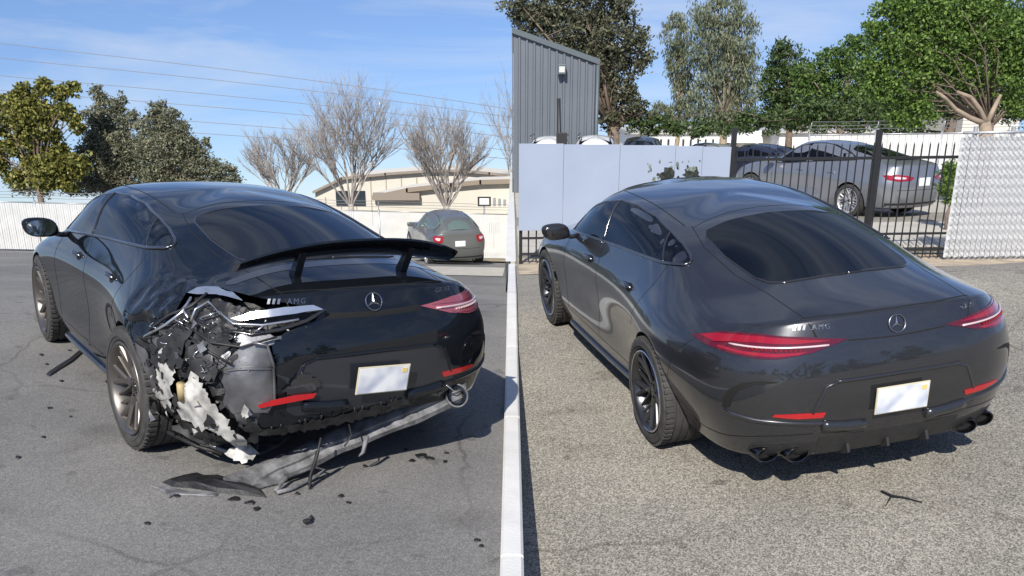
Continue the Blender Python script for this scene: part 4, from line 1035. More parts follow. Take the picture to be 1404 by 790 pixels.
a = [at(*p, 60) for p in ((995, 196), (998, 189), (1044, 178), (1046, 196))]; c = wh.location
MB().add([p-c for p in a]+[p-c+Vector((0, 1.7, 0)) for p in a], [(0, 1, 2, 3), (7, 6, 5, 4), (0, 4, 5, 1), (1, 5, 6, 2), (2, 6, 7, 3), (3, 7, 4, 0)]).out('annex', M_WHITE, wh)
wb('annex_house', 1318, 128, 1404, 182, 36, 6, mat('cream_wall', (.66, .62, .54), .8), None, label='cream building corner behind the trunk of the right tree', cat='building')
# trees of the right side
tree('huge dark tree rising behind the grey metal building', (840, 200), [(740, 32, 40, 26), (790, 40, 40, 30), (840, 50, 42, 34), (870, 75, 22, 24), (825, 90, 34, 26), (850, 120, 28, 18), (780, 80, 36, 24), (735, 10, 50, 22), (820, 10, 50, 26), (858, 145, 34, 16), (885, 160, 22, 10), (836, 165, 18, 14)], 40, 19000, .24, LM_DRK, tr=.3, seed=31, zfn=terr_r, hollow=.2)
tree('slender pale eucalyptus, left of the larger one', (930, 200), [(926, 50, 18, 28), (932, 90, 18, 26), (938, 130, 16, 26), (930, 160, 24, 16), (905, 155, 18, 14)], 46, 7000, .26, LM_EUC, M_BARKP, droop=1.3, tr=.13, seed=37, zfn=terr_r, aspect=4)
tree('large drooping eucalyptus between the slender one and the dark round tree', (990, 205), [(985, 20, 36, 24), (975, 60, 30, 30), (1012, 55, 26, 34), (990, 100, 36, 30), (1025, 95, 16, 26), (978, 145, 32, 28), (1015, 145, 26, 28), (1000, 170, 40, 14)], 44, 16000, .27, LM_EUC, M_BARKP, droop=1.5, tr=.2, seed=39, zfn=terr_r, aspect=4)
tree('dark round tree right of the large eucalyptus', (1080, 200), [(1078, 85, 24, 28), (1062, 120, 22, 26), (1090, 125, 24, 24), (1068, 155, 26, 18), (1095, 160, 24, 16)], 50, 8000, .27, LM_DGR, tr=.2, seed=43, zfn=terr_r)
tree('mid green bushy tree behind the barbed wire', (1150, 200), [(1135, 92, 26, 22), (1165, 80, 30, 22), (1120, 125, 26, 24), (1155, 125, 34, 26), (1195, 110, 28, 28), (1200, 150, 36, 20), (1140, 158, 40, 14), (1090, 165, 26, 10), (1225, 140, 34, 26), (1180, 60, 20, 14), (1110, 105, 24, 20)], 44, 14000, .25, LM_MID, tr=.2, seed=47, zfn=terr_r, hollow=.2)
tree('tall bright leafed tree with sawn pale limbs over the slatted section', (1356, 190), [(1240, 60, 40, 26), (1290, 50, 46, 30), (1350, 45, 46, 34), (1400, 60, 30, 40), (1230, 100, 28, 20), (1275, 95, 36, 24), (1325, 105, 28, 18), (1385, 110, 34, 26), (1260, 135, 22, 12), (1335, 128, 12, 8), (1300, 10, 80, 26), (1395, 150, 20, 14), (1230, 20, 34, 20), (1215, 125, 28, 22), (1250, 158, 34, 16), (1190, 95, 16, 14), (1200, 40, 14, 12)], 21, 30000, .115, LM_BRI, M_BARK, tr=.07, seed=51, zfn=terr_r, aspect=1.7, hollow=.15)
tree('deep green tree filling the gaps behind the bright leafed tree', (1300, 200), [(1300, 60, 60, 50), (1380, 60, 50, 60), (1290, 130, 50, 30), (1385, 140, 40, 30), (1240, 150, 30, 18)], 30, 14000, .2, LM_DGR, tr=.2, seed=53, zfn=terr_r, hollow=.1)
lb = at(1352, 168, 20.2)
lm_ = empty('sawn_tree', Matrix.Translation((lb.x, 20.2, terr_r(lb.x, 20.2))), label='pale tree trunk with two sawn bare limbs beside the slatted section', cat='tree')
c = lm_.location
MB().tube([Vector((0, 0, -.2)), at(1354, 200, 20.2)-c, at(1350, 168, 20.2)-c], [0.176, 0.160, 0.120], 12).out('trunk', M_BARKP, lm_, True)
MB().tube([at(1350, 170, 20.2)-c, at(1330, 162, 20.1)-c, at(1310, 150, 20)-c, at(1296, 135, 19.9)-c, at(1284, 126, 19.8)-c], [0.066, 0.055, 0.047, 0.039, 0.028], 10).out('limb', M_BARKP, lm_, True)
MB().tube([at(1352, 170, 20.2)-c, at(1343, 150, 20.2)-c, at(1330, 133, 20)-c, at(1312, 126, 19.9)-c], [0.066, 0.055, 0.044, 0.033], 10).out('limb', M_BARKP, lm_, True)
MB().tube([at(1352, 172, 20.2)-c, at(1362, 150, 20.3)-c, at(1372, 130, 20.3)-c], [0.061, 0.050, 0.033], 10).out('limb', M_BARKP, lm_, True)
tree('small green shrub between the sedan and the slatted section', (1302, 300), [(1303, 236, 9, 14), (1298, 255, 9, 14), (1305, 270, 7, 10)], 16.2, 2500, .09, LM_BRI, tr=.03, seed=57, zfn=terr_r, cat='shrub', name='shrub', kids=('foliage', 'stem'))

tree('long low hedge of shrubs behind the far white fence', (1150, 205), [(900, 172, 40, 14), (960, 176, 50, 12), (1050, 168, 50, 16), (1120, 160, 40, 22), (1180, 158, 50, 22), (1250, 160, 50, 24), (1310, 165, 40, 20)], 40, 12000, .24, LM_DGR, tr=.06, seed=61, zfn=terr_r, cat='hedge', name='hedge', kids=('foliage', 'stems'), forks=1, hollow=.1)

# unseen tree lines behind and left, added for dark reflections in the coupes
rng = random.Random(77)
lum = [(x, -17+rng.uniform(-2, 2), rng.uniform(.2, 2.2), rng.uniform(2, 3.2), rng.uniform(1.6, 3.0)) for x in range(-26, 27, 4)]+[(-25+rng.uniform(-1, 1), y, rng.uniform(.5, 2.5), rng.uniform(2, 3), rng.uniform(1.8, 3.4)) for y in range(-12, 24, 4)]
V_, F_ = leaves(rng, lum, 9000, 1.0, hollow=.1)
mesh_obj('unseen_tree_line', V_, F_, LM_DGR, None, kind='stuff', label='unseen dark tree line added to reflect in the paint of the coupes', cat='trees')

# ------------------------------------------------------------------ parked vehicles (same body net, other proportions)
def pw(x, A, B):
    if x <= A[0]: return B[0]+(x-A[0])
    for i in range(len(A)-1):
        if x <= A[i+1]: return B[i]+(B[i+1]-B[i])*(x-A[i])/(A[i+1]-A[i])
    return B[-1]+(x-A[-1])
def vehicle(M, label, pm, W=1.85, H=1.47, wb=2.85, ro=1.1, fo=.92, belt=.95, rb=-.55, rt=.33, wt=1.95, ws=2.6, deck=1.08, wr=.33, dlo=None, rear_z=None, lamp=None, plate=True, hood=.95, group=None, blunt=False, trunk=None, rim=None, cat='car', glass=None, name='parked_car', rack=False):
    sw = W/1.96
    def mp_(p, r=0):
        x, y, z = p
        if r <= 6:
            X = pw(x, [-1.185, 0, 2.951, 3.93], [-ro, 0, wb, wb+fo]); Z = z*belt/.97
            if x > 2.4 and r > 4: Z = z*hood/.9 if z > .7 else Z
            if r == 6 and x < -.6: Z = deck-.02
            if r in (5,) and x < -.7: X = max(X, -ro+.02); Z = (deck-.02)*.84
            if blunt and x < -.6 and r >= 5: X = -ro+.03 if abs(y) < .8 else X-.1
            Y = y*sw*(1 if abs(y) < .97 else .965)
        else:
            X = pw(x, [-1.0, -.42, .33, 2.17, 2.66, 3.05], [-ro+.05, rb, rt, wt, ws, ws+.4]); Y = y*sw*.99
            Z = belt+(z-.97)*(H-belt)/.45 if x < 2.3 or z > 1.15 else z*hood/.93*.97
            if x < -.39: Z = deck+(.02 if r == 7 else .07 if not blunt else .12)
            if trunk and r == 7 and x < -.5: Z = trunk
        return (X, Y, Z)
    global CAGE
    keep = CAGE; CAGE = [[mp_(p, r) for r, p in enumerate(col)] for col in keep]
    o = body_mesh(); CAGE = keep
    o.data.materials.append(pm); sk = Skin(o.data)
    mb = MB()
    for wx in (0, wb):
        for s in (1, -1): mb.lathe([(.0, (W/2-.34)*s), (wr+.05, (W/2-.34)*s), (wr+.05, (W/2+.3)*s), (0, (W/2+.3)*s)], 32, M=Matrix.Translation((wx, 0, wr)))
    ct = mb.out('cutter', M_LINER); bx_ = bmesh.new(); bx_.from_mesh(ct.data); bmesh.ops.remove_doubles(bx_, verts=bx_.verts, dist=1e-4); bmesh.ops.recalc_face_normals(bx_, faces=bx_.faces); bx_.to_mesh(ct.data); bx_.free()
    body_cut(o, ct); smooth_by_angle(o.data, 38)
    root = empty(name, M, label=label, cat=cat, group=group)
    me = o.data; bpy.data.objects.remove(o); inst('body', me, root)
    gl = glass or M_GLASS
    def G(p): return (pw(p[0], [-1.0, -.42, .33, 2.17, 2.66, 3.05], [-ro+.05, rb, rt, wt, ws, ws+.42]), p[1]*sw, belt+(p[2]-(1.03 if p[2] < 1.2 else 1.0)+.03)*(H-belt)/.41)
    top = [(x, z) for x, z in (dlo or DLO_TOP)]
    for s in (1, -1):
        D_ = DLO_BOT
        for ab, nm in (((1.50, 1.58, None, None), 'front_window'), ((.33, .50, 1.44, 1.53), 'rear_side_window'), ((None, None, .28, .46), 'quarter_window')):
            P = mir([G(p) for p in dlo_part(*ab)], s)
            sk.patch(nm, P, (0, -s, 0), gl, root, off=.004, grid=.09, skirt=.004, fit=2)
        sk.bead('window_trim', mir([G((x, .7, z)) for x, z in DLO_TOP+DLO_BOT], s), (0, -s, 0), M_TRIM, root, r=.012, off=.0, closed=True, n=6)
        for gx in (pw(1.2, [0, 2.951], [0, wb]), pw(2.3, [0, 2.951], [0, wb])):
            sk.ribbon('door_gap', mir([(gx, 1, belt-.02), (gx, 1, .3)], s), (0, -s, 0), M_GAP, root, w=.009)
        for hx in (.55, 1.46):
            h, n = sk.hit((hx*wb/2.95, s, belt*.9), (0, -s, 0)); MB().box((-.09, -.012, -.014), (.09, .012, .014), 0, Matrix.Translation(h+n*.014)).out('door_handle', pm, root, bevel=.005)
        c = Vector((ws-.42, W/2*s+.09*s, belt+.06)); MB().box((-.05, -.10, -.065), (.07, .10, .065), 0, Matrix.Translation(c)).out('mirror', pm, root, bevel=.03)
        lp = lamp or [(-.10, .42, .86), (-.05, .62, .90), (.1, .86, .92), (.33, .95, .90), (.22, .93, .82), (.0, .8, .79), (-.08, .5, .80)]
        sk.patch('tail_lamp', mir([(-ro+x, y*sw, z) for x, y, z in lp], s), (1, -.6*s, 0), M_RED, root, off=.008, grid=.05)
        cx_ = sum(p[0] for p in lp)/len(lp); cy_ = sum(p[1] for p in lp)/len(lp); cz_ = sum(p[2] for p in lp)/len(lp)
        sk.patch('lamp_clear', mir([(-ro+cx_+(x-cx_)*.45, (cy_+(y-cy_)*.45)*sw, cz_+(z-cz_)*.4) for x, y, z in lp], s), (1, -.6*s, 0), M_LBAR, root, off=.012, grid=.05)
    zb = belt-.97
    RW_ = [(-.50, 0, 1.17), (-.49, .3, 1.16), (-.45, .46, 1.15), (-.1, .52, 1.235), (.20, .50, 1.325), (.27, .46, 1.345), (.32, .3, 1.37), (.335, 0, 1.38)]
    if blunt: RW_ = [(-.46, 0, 1.12), (-.46, .4, 1.12), (-.42, .56, 1.12), (-.1, .56, 1.25), (.22, .52, 1.36), (.27, .3, 1.38), (.28, 0, 1.39)]
    P = [G(p) for p in RW_]; P = P+[(p[0], -p[1], p[2]) for p in P[-2:0:-1]]
    sk.patch('rear_window', P, (1, 0, -.45) if blunt else (.55, 0, -.83), gl, root, off=.004, grid=.09, skirt=.004, fit=2)
    sk.patch('windscreen', [G(p) for p in ((2.12, .46, 1.37), (2.16, 0, 1.39), (2.12, -.46, 1.37), (2.50, -.60, 1.08), (2.58, 0, 1.1), (2.50, .60, 1.08))], (-.5, 0, -.8), gl, root, off=.004, grid=.1)
    sk.patch('lower_bumper', [(-ro, W*.42, .36), (-ro, -W*.42, .36), (-ro, -W*.40, .2), (-ro, W*.40, .2)], (1, 0, 0), M_BLKPL, root, off=.004, grid=.08)
    if plate:
        h, n = sk.hit((-ro, 0, (deck*.70)), (1, 0, 0)); MB().box((-.015, -.155, -.08), (.01, .155, .08), 0, Matrix.Translation(h)).out('licence_plate', M_WHITE, root, bevel=.004)
    for g_z in (deck*.56,): sk.ribbon('lid_seam', [(-ro, W*.36, g_z), (-ro, -W*.36, g_z)], (1, 0, 0), M_GAP, root, w=.010)
    if rack:
        for s in (1, -1): MB().tube([(rt+.1, .52*s, H-.02), (rt+.2, .53*s, H+.035), (wt-.4, .53*s, H+.035), (wt-.25, .52*s, H-.01)], .018, 8).out('roof_rail', M_SATIN, root, True)
    sc = wr/.357
    for i, (x, s) in enumerate(((0, 1), (0, -1), (wb, 1), (wb, -1))):
        Mw = Matrix.Translation((x, (W/2-.145*sc)*s, wr)) @ (Matrix.Identity(4) if s == 1 else Matrix.Rotation(PI, 4, 'Z')) @ Matrix.Diagonal((sc, .82, sc, 1)) @ Matrix.Rotation(.4*i, 4, 'Y')
        wo = bpy.data.objects.new('wheel', None); COL.objects.link(wo); wo.parent = root; wo.matrix_local = Mw
        for nm in ('tyre', 'rim', 'brake_disc', 'hub_cap'): inst(nm, (WM_S if rim else WM_G)[nm], wo)
    return root
WM_S = dict(WM); g_ = WM['rim'].copy(); g_.materials[0] = mat('silver_rim', (.55, .55, .56), .35, .8); WM_S['rim'] = g_
def gplace(fn, px, py_ground, Y, yaw):
    p = at(px, py_ground, Y); return Matrix.Translation((p.x, Y, fn(p.x, Y))) @ Matrix.Rotation(R(yaw), 4, 'Z')
P_MATX = mat('grey_car_paint', (.17, .175, .165), .35, .5, .8); P_SED = mat('steel_car_paint', (.25, .265, .29), .33, .6, 1)
P_SILV = mat('silver_car_paint', (.50, .52, .54), .32, .6, .9); P_BLACK = mat('black_car_paint', (.012, .013, .016), .25, 0, 1); P_WHITE = mat('white_car_paint', (.76, .76, .75), .35, 0, .8)
P_NAVY = mat('navy_car_paint', (.02, .025, .05), .3, .2, 1)
M_GLS2 = mat('lighter_glass', (.10, .14, .13), .03, 0, 0)
HL = [(-.02, .60, .98), (-.0, .72, 1.0), (.12, .88, 1.0), (.22, .93, .95), (.15, .9, .84), (.02, .76, .78), (-.02, .66, .80)]
vehicle(gplace(terr_l, 622, 345, 27, 108), 'grey hatchback with a white rear plate parked by the white fence', P_MATX, W=1.78, H=1.56, wb=2.6, ro=.85, fo=.85, belt=.98, rb=-.72, rt=-.42, wt=1.5, ws=2.15, deck=1.08, wr=.32, blunt=True, lamp=HL, hood=1.0, glass=M_GLS2, rim=1, group=None)
vehicle(gplace(terr_r, 1200, 290, 18.9, 119), 'steel grey sedan parked behind the iron picket fence', P_SED, W=1.85, H=1.48, wb=2.85, ro=1.1, fo=.92, belt=.97, rb=-.60, rt=.42, wt=1.85, ws=2.6, deck=1.10, wr=.335, rim=1)
vehicle(gplace(terr_r, 1010, 232, 39, 118), 'silver car farther back left of the dark one, seen through the iron pickets', P_SILV, W=1.82, H=1.5, wb=2.7, ro=1.0, fo=.9, deck=1.12, rim=1)
vehicle(gplace(terr_r, 1082, 240, 33, 128), 'dark navy car with red tail lamps between the silver car and the sedan', P_NAVY, W=1.85, H=1.46, wb=2.8, ro=1.0, fo=.9, deck=1.08)
vehicle(gplace(terr_r, 985, 222, 40, 100), 'black car farthest back behind the end of the white boards', P_BLACK, H=1.55, deck=1.05)
vehicle(gplace(terr_r, 816, 214, 28, 84), 'white wagon with a roof rail showing above the white boards', P_WHITE, W=1.75, H=1.80, wb=2.8, ro=.95, fo=.9, belt=1.02, rb=-.8, rt=-.5, wt=1.7, ws=2.3, deck=1.1, wr=.36, blunt=True, rack=True, lamp=HL)
vehicle(gplace(terr_r, 876, 218, 29.5, 78), 'dark car right of the white wagon above the white boards', P_BLACK, H=1.74, W=1.75, belt=1.0, deck=1.12)
vehicle(gplace(terr_r, 752, 214, 27, 84), 'white pickup cab with a rear rack above the left end of the boards', P_WHITE, W=1.6, H=1.78, wb=3.0, ro=1.0, fo=.9, belt=1.05, rb=-.7, rt=-.4, wt=1.5, ws=2.2, deck=1.05, wr=.36, blunt=True, cat='pickup', name='pickup', rack=True)

# ------------------------------------------------------------------ the crash damage of the left coupe, laid out on its own body
ILM = M_L.inverted()
def dl(px, py, off=0.0, tmax=None):
    """the point of the crashed coupe's skin seen at that pixel, pushed off towards the outside (metres)"""
    o = ILM @ Vector((0, 0, CAMH)); d = ILM.to_3x3() @ ray(px, py); d.normalize()
    h = SK.b.ray_cast(o, d)
    if h[0] is None or h[3] > 7:
        t = tmax or 5.0; p = o + d*t
        q = SK.b.find_nearest(p); t = (q[0]-o).dot(d); return o+d*(t-off)
    return h[0] - d*off
def gl(px, py, up=0.0):
    """a point on the left lot at that pixel, in world space"""
    lo, hi = 1.5, 40
    for _ in range(40):
        m_ = (lo+hi)/2; p = at(px, py, m_)
        if p.z > terr_l(p.x, p.y): lo = m_
        else: hi = m_
    return at(px, py, lo)+Vector((0, 0, up))
def up_at(x, y, dz=0): return Vector((x, y, terr_l(x, y)+dz))
from mathutils import noise as mn
# crumple the skin round the torn corner
me = BODY_L.data; c0 = dl(235, 440); c1 = dl(200, 420)
for v in me.vertices:
    p = v.co
    for c, r_, amp in ((c0, .42, .055), (c1, .30, .045), (dl(420, 520), .12, .02)):
        dd = (p-c).length
        if dd < r_ and p.y > .2:
            k = (1-dd/r_)**1.0
            n1 = mn.noise(p*5.5); n2 = mn.noise(p*11+Vector((3, 1, 7)))
            v.co += Vector((.5, -.85, .1))*amp*k*(.35+abs(n1)*2.2) + Vector((n2, n1, n2))*amp*.5*k
me.update()
# cut the torn opening out of the body
OPEN = [(256, 400), (300, 394), (345, 406), (400, 417), (446, 424), (432, 440), (392, 455), (372, 470), (380, 520), (374, 556), (352, 574), (347, 640), (150, 640), (192, 500), (186, 468), (214, 452), (240, 428)]
o_ = ILM @ Vector((0, 0, CAMH)); near, far = [], []
for px, py in OPEN:
    d = ILM.to_3x3() @ ray(px, py); near.append(o_ + d*2.6); far.append(o_ + d*5.15)
n = len(OPEN)
ct = mesh_obj('cutter', near+far, [tuple(range(n)), tuple(range(n, 2*n))[::-1]]+[(i, i+n, (i+1) % n+n, (i+1) % n) for i in range(n)], M_LINER)
bx_ = bmesh.new(); bx_.from_mesh(ct.data); bmesh.ops.triangulate(bx_, faces=bx_.faces[:]); bmesh.ops.recalc_face_normals(bx_, faces=bx_.faces); bx_.to_mesh(ct.data); bx_.free()
tmp = bpy.data.objects.new('tmp', me); COL.objects.link(tmp)
body_cut(tmp, ct)
ct = MB().add([Vector(p) for p in ((-1.5, -1.2, -.1), (-.60, -1.2, -.1), (-.60, 1.2, -.1), (-1.5, 1.2, -.1), (-1.5, -1.2, .385), (-.74, -1.2, .375), (-.74, 1.2, .36), (-1.5, 1.2, .365))],
   [(0, 3, 2, 1), (4, 5, 6, 7), (0, 1, 5, 4), (1, 2, 6, 5), (2, 3, 7, 6), (3, 0, 4, 7)]).out('cutter', M_LINER)
body_cut(tmp, ct); BODY_L.data = tmp.data; bpy.data.objects.remove(tmp)
smooth_by_angle(BODY_L.data, 30)
M_RAWM = mat('bare_metal', (.17, .17, .175), .42, .7, noise=.5, nscale=6, bump=.25, bscale=18)
M_FOIL = mat('torn_white_plastic', (.46, .45, .42), .5, noise=.55, nscale=11, bump=.18, bscale=30)
M_CRUSH = mat('crushed_black', (.014, .014, .015), .55, noise=.6, nscale=16, bump=.5, bscale=30)
M_SILVR = mat('silver_trim', (.72, .72, .72), .22, .9)
M_GOLD = mat('canister_tan', (.42, .32, .16), .5)
rng = random.Random(11)
def sheet_px(name, poly, off, m, amp=.02, grid=9, thick=.006, smooth=False, parent=ROOT_L, bulge=0, seed=0, freq=9, **k):
    """a bent sheet filling the pixel outline, `off` metres in front of (or behind) the skin"""
    P2 = []; rj = random.Random(seed*7+1); grid = grid*.62; jag = 0 if smooth else 3.2 if m is M_FOIL else 2.2
    for a, b in zip(poly, poly[1:]+poly[:1]):
        a, b = Vector(a), Vector(b); nn = max(1, int((b-a).length/grid*1.2))
        for i in range(nn): P2.append(a.lerp(b, i/nn)+Vector((rj.uniform(-jag, jag), rj.uniform(-jag, jag))))
    nb = len(P2); xs = [p.x for p in P2]; ys = [p.y for p in P2]
    def inside(x, y):
        c = False
        for i in range(nb):
            a, b = P2[i], P2[i-1]
            if (a.y > y) != (b.y > y) and x < (b.x-a.x)*(y-a.y)/(b.y-a.y)+a.x: c = not c
        return c
    pts = list(P2); rg = random.Random(seed)
    x = min(xs)
    while x < max(xs):
        y = min(ys)
        while y < max(ys):
            q = Vector((x+rg.uniform(-.3, .3)*grid, y+rg.uniform(-.3, .3)*grid))
            if inside(q.x, q.y) and min((q-p).length for p in P2) > grid*.5: pts.append(q)
            y += grid
        x += grid
    vo, eo, fo, *_ = delaunay_2d_cdt(pts, [], [list(range(nb))], 1, 1e-5)
    cx_ = sum(xs)/nb; cy_ = sum(ys)/nb; wx = (max(xs)-min(xs))/2
    V = []
    for q in vo:
        b_ = bulge*math.sqrt(max(0, 1-((q.x-cx_)/wx)**2)) if bulge else 0
        o2 = (off if not callable(off) else off(q.x, q.y)) + b_
        p = dl(q.x, q.y, o2); nv = mn.noise_vector(p*freq+Vector((seed, 0, 0))); n3 = mn.noise_vector(p*freq*3.1+Vector((0, seed, 0)))
        V.append(p+nv*amp*.9+n3*amp*(.10 if m in (M_FOIL, M_RAWM) else .3))
    Fc = [tuple(f) for f in fo]; NV = len(V); vd = (ILM.to_3x3() @ ray(cx_, cy_)).normalized()
    cnt = {(f[i], f[(i+1) % len(f)]) for f in Fc for i in range(len(f))}
    V2 = V+[v+vd*thick for v in V]
    Fa = Fc+[tuple(i+NV for i in f[::-1]) for f in Fc]+[(b, a, a+NV, b+NV) for a, b in cnt if (b, a) not in cnt]
    o = mesh_obj(name, V2, Fa, m, parent, smooth, **k)
    smooth_by_angle(o.data, 40 if smooth else 48 if m in (M_FOIL, M_RAWM) else 22)
    return o
def rod(name, pts, r, m, off=.0, parent=ROOT_L, n=6):
    P_ = [dl(p[0], p[1], p[2] if len(p) > 2 else off) for p in pts]
    return MB().tube(P_, r, n).out(name, m, parent, True)
# deep crushed bulkhead inside the opening
sheet_px('inner_wheelhouse', [(186, 468), (240, 430), (262, 402), (340, 410), (440, 428), (400, 452), (374, 470), (378, 560), (350, 590), (300, 604), (240, 585), (200, 560), (192, 500)], -.13, M_CRUSH, .06, 12, .02, seed=1, freq=8)
sheet_px('crushed_liner', [(196, 468), (236, 438), (262, 432), (330, 470), (322, 505), (262, 520), (244, 512), (214, 500)], -.01, M_CRUSH, .055, 8, seed=2, freq=14)
sheet_px('torn_liner', [(240, 500), (270, 486), (318, 480), (325, 520), (300, 560), (276, 520), (258, 510)], -.03, M_CRUSH, .05, 8, seed=3, freq=16)
# lens remains: silver strip, black lamp bowl, curved lower trim
sheet_px('lamp_housing', [(258, 424), (300, 412), (350, 428), (446, 424), (430, 440), (392, 452), (340, 464), (292, 456), (266, 448)], -.02, M_CRUSH, .022, 7, seed=4, freq=18)
sheet_px('lamp_strip', [(316, 437), (345, 428), (390, 421), (430, 418), (444, 424), (404, 430), (360, 436), (330, 440)], .035, M_SILVR, .004, 8, smooth=True, seed=5)
sheet_px('torn_skin_flap', [(256, 401), (270, 394), (296, 392), (318, 400), (332, 412), (318, 408), (296, 402), (272, 403)], .03, M_SILVR, .008, 7, smooth=True, seed=6)
rod('lamp_edge', [(446, 425, .03), (420, 440, .02), (385, 452, .01), (345, 459, .0), (300, 452, -.01), (270, 440, -.02)], .011, M_TRIM)
rod('bright_bracket', [(262, 440, .02), (268, 424, .03), (286, 414, .03), (300, 428, .02), (276, 436, .02)], .007, M_SILVR)
rod('bright_bracket', [(258, 436, .02), (250, 424, .03), (262, 410, .03)], .006, M_SILVR)
for i in range(60):      # torn wires, clips and chips of lamp glass
    x, y = rng.uniform(205, 360), rng.uniform(428, 520)
    if x > 320 and y > 470: continue
    pts = [(x, y, rng.uniform(-.04, .05))]
    for k in range(3): pts.append((pts[-1][0]+rng.uniform(-13, 13), pts[-1][1]+rng.uniform(-11, 11), rng.uniform(-.05, .06)))
    rod('torn_wire', pts, rng.uniform(.0015, .004), rng.choice((M_BLKPL, M_BLKPL, M_CRUSH, M_SILVR)), n=5)
for i in range(120):
    x, y = (rng.uniform(270, 420), rng.uniform(424, 456)) if i < 35 else (rng.uniform(205, 330), rng.uniform(430, 520))
    c = dl(x, y, rng.uniform(-.02, .03)); s_ = rng.uniform(.003, .010)
    V = [c+Vector((rng.uniform(-1, 1), rng.uniform(-1, 1), rng.uniform(-1, 1)))*s_ for _ in range(4)]
    mesh_obj('lamp_chip', V, [(0, 1, 2), (0, 2, 3), (0, 3, 1), (1, 3, 2)], rng.choice((M_SILVR, M_FOIL, M_RAWM)), ROOT_L)
# bulged grey crash box panel and its ribs
sheet_px('crash_panel', [(322, 478), (345, 470), (368, 474), (377, 500), (378, 550), (366, 566), (344, 568), (318, 568), (303, 552), (309, 536), (298, 518), (306, 497)], -.01, M_RAWM, .020, 8, smooth=True, bulge=.028, seed=7, freq=6)
for y0, r_ in ((504, .0025),):
    rod('panel_rib', [(308, y0+3, .03), (325, y0, .047), (345, y0-1, .055), (362, y0-1, .045), (376, y0, .02)], r_, M_RAWM)
rod('panel_edge', [(346, 470, .05), (366, 473, .045), (375, 500, .02), (377, 548, .01), (366, 566, .02)], .008, M_RAWM)
sheet_px('crash_bracket', [(322, 562), (345, 566), (366, 560), (372, 580), (352, 588), (330, 584)], -.0, M_RAWM, .02, 8, seed=8)
sheet_px('grey_shell', [(285, 470), (318, 474), (312, 500), (296, 506), (280, 498)], .0, M_RAWM, .02, 8, seed=14)
sheet_px('hanging_liner', [(258, 470), (300, 462), (322, 474), (300, 492), (288, 520), (262, 506)], .02, M_BLKPL, .03, 9, smooth=True, seed=31, freq=7)
sheet_px('hanging_liner', [(214, 470), (240, 452), (262, 456), (250, 488), (238, 506), (222, 496)], .02, M_BLKPL, .03, 9, smooth=True, seed=32, freq=7)
sheet_px('grey_shell', [(322, 462), (352, 456), (388, 462), (376, 474), (345, 472), (326, 480)], .0, M_RAWM, .012, 8, seed=33)
sheet_px('hanging_liner', [(236, 568), (262, 584), (296, 600), (300, 612), (262, 604), (236, 590)], -.05, M_BLKPL, .02, 9, smooth=True, seed=34, freq=7)
for pts in ([(205, 452), (232, 432), (262, 420), (284, 402)], [(198, 462), (226, 446), (250, 428), (262, 408)], [(256, 446), (290, 470), (330, 476), (380, 462)], [(250, 452), (282, 480), (318, 500)], [(300, 428), (320, 444), (360, 446), (410, 438)]):
    rod('bent_strip', [(x, y, .03) for x, y in pts], rng.uniform(.005, .009), rng.choice((M_TRIM, M_BLKPL, M_SILVR)))
# torn white pieces
for k in range(34):      # shreds of plastic, foam and liner along the torn edges
    x, y = rng.choice(((rng.uniform(196, 250), rng.uniform(480, 575)), (rng.uniform(250, 340), rng.uniform(510, 615)), (rng.uniform(215, 330), rng.uniform(440, 500))))
    s_ = rng.uniform(4, 11); a0 = rng.uniform(0, 6.3); n_ = rng.randint(4, 6)
    sheet_px('shred', [(x+s_*rng.uniform(.25, 1.1)*math.cos(a0+6.283*j/n_), y+1.5*s_*rng.uniform(.25, 1.1)*math.sin(a0+6.283*j/n_)) for j in range(n_)], rng.uniform(.0, .06), rng.choice((M_FOIL, M_CRUSH, M_BLKPL, M_RAWM)), .015, 9, thick=.003, seed=100+k)
sheet_px('white_shell', [(246, 548), (250, 530), (262, 512), (276, 524), (290, 548), (306, 572), (320, 588), (334, 600), (338, 618), (322, 614), (296, 596), (262, 582), (247, 570)], .03, M_FOIL, .022, 8, seed=9, freq=10)
sheet_px('white_strip', [(200, 498), (218, 496), (238, 500), (238, 520), (234, 548), (238, 562), (228, 568), (216, 548), (208, 522)], .02, M_FOIL, .02, 7, seed=10, freq=14)
sheet_px('white_flap', [(310, 620), (322, 612), (342, 612), (352, 622), (345, 632), (326, 634), (314, 628)], .02, M_FOIL, .015, 7, seed=12, freq=12)
sheet_px('torn_edge', [(186, 470), (200, 482), (212, 500), (216, 530), (222, 560), (212, 548), (202, 515), (190, 492)], .03, M_RAWM, .015, 7, seed=13, freq=14)
MB().tube([dl(248, 526, .02), dl(250, 548, .02)], .022, 12).out('canister', M_GOLD, ROOT_L, True)
sheet_px('hanging_rubber', [(338, 575), (352, 562), (356, 590), (350, 612), (358, 622), (348, 628), (338, 622), (342, 600)], .0, M_CRUSH, .02, 7, seed=15, freq=16)
rod('exhaust_pipe', [(240, 585, -.12), (275, 605, -.10), (310, 618, -.05), (335, 622, -.02)], .016, M_RAWM)
rod('exhaust_pipe', [(230, 592, -.22), (270, 612, -.16), (305, 622, -.10)], .012, M_CRUSH)
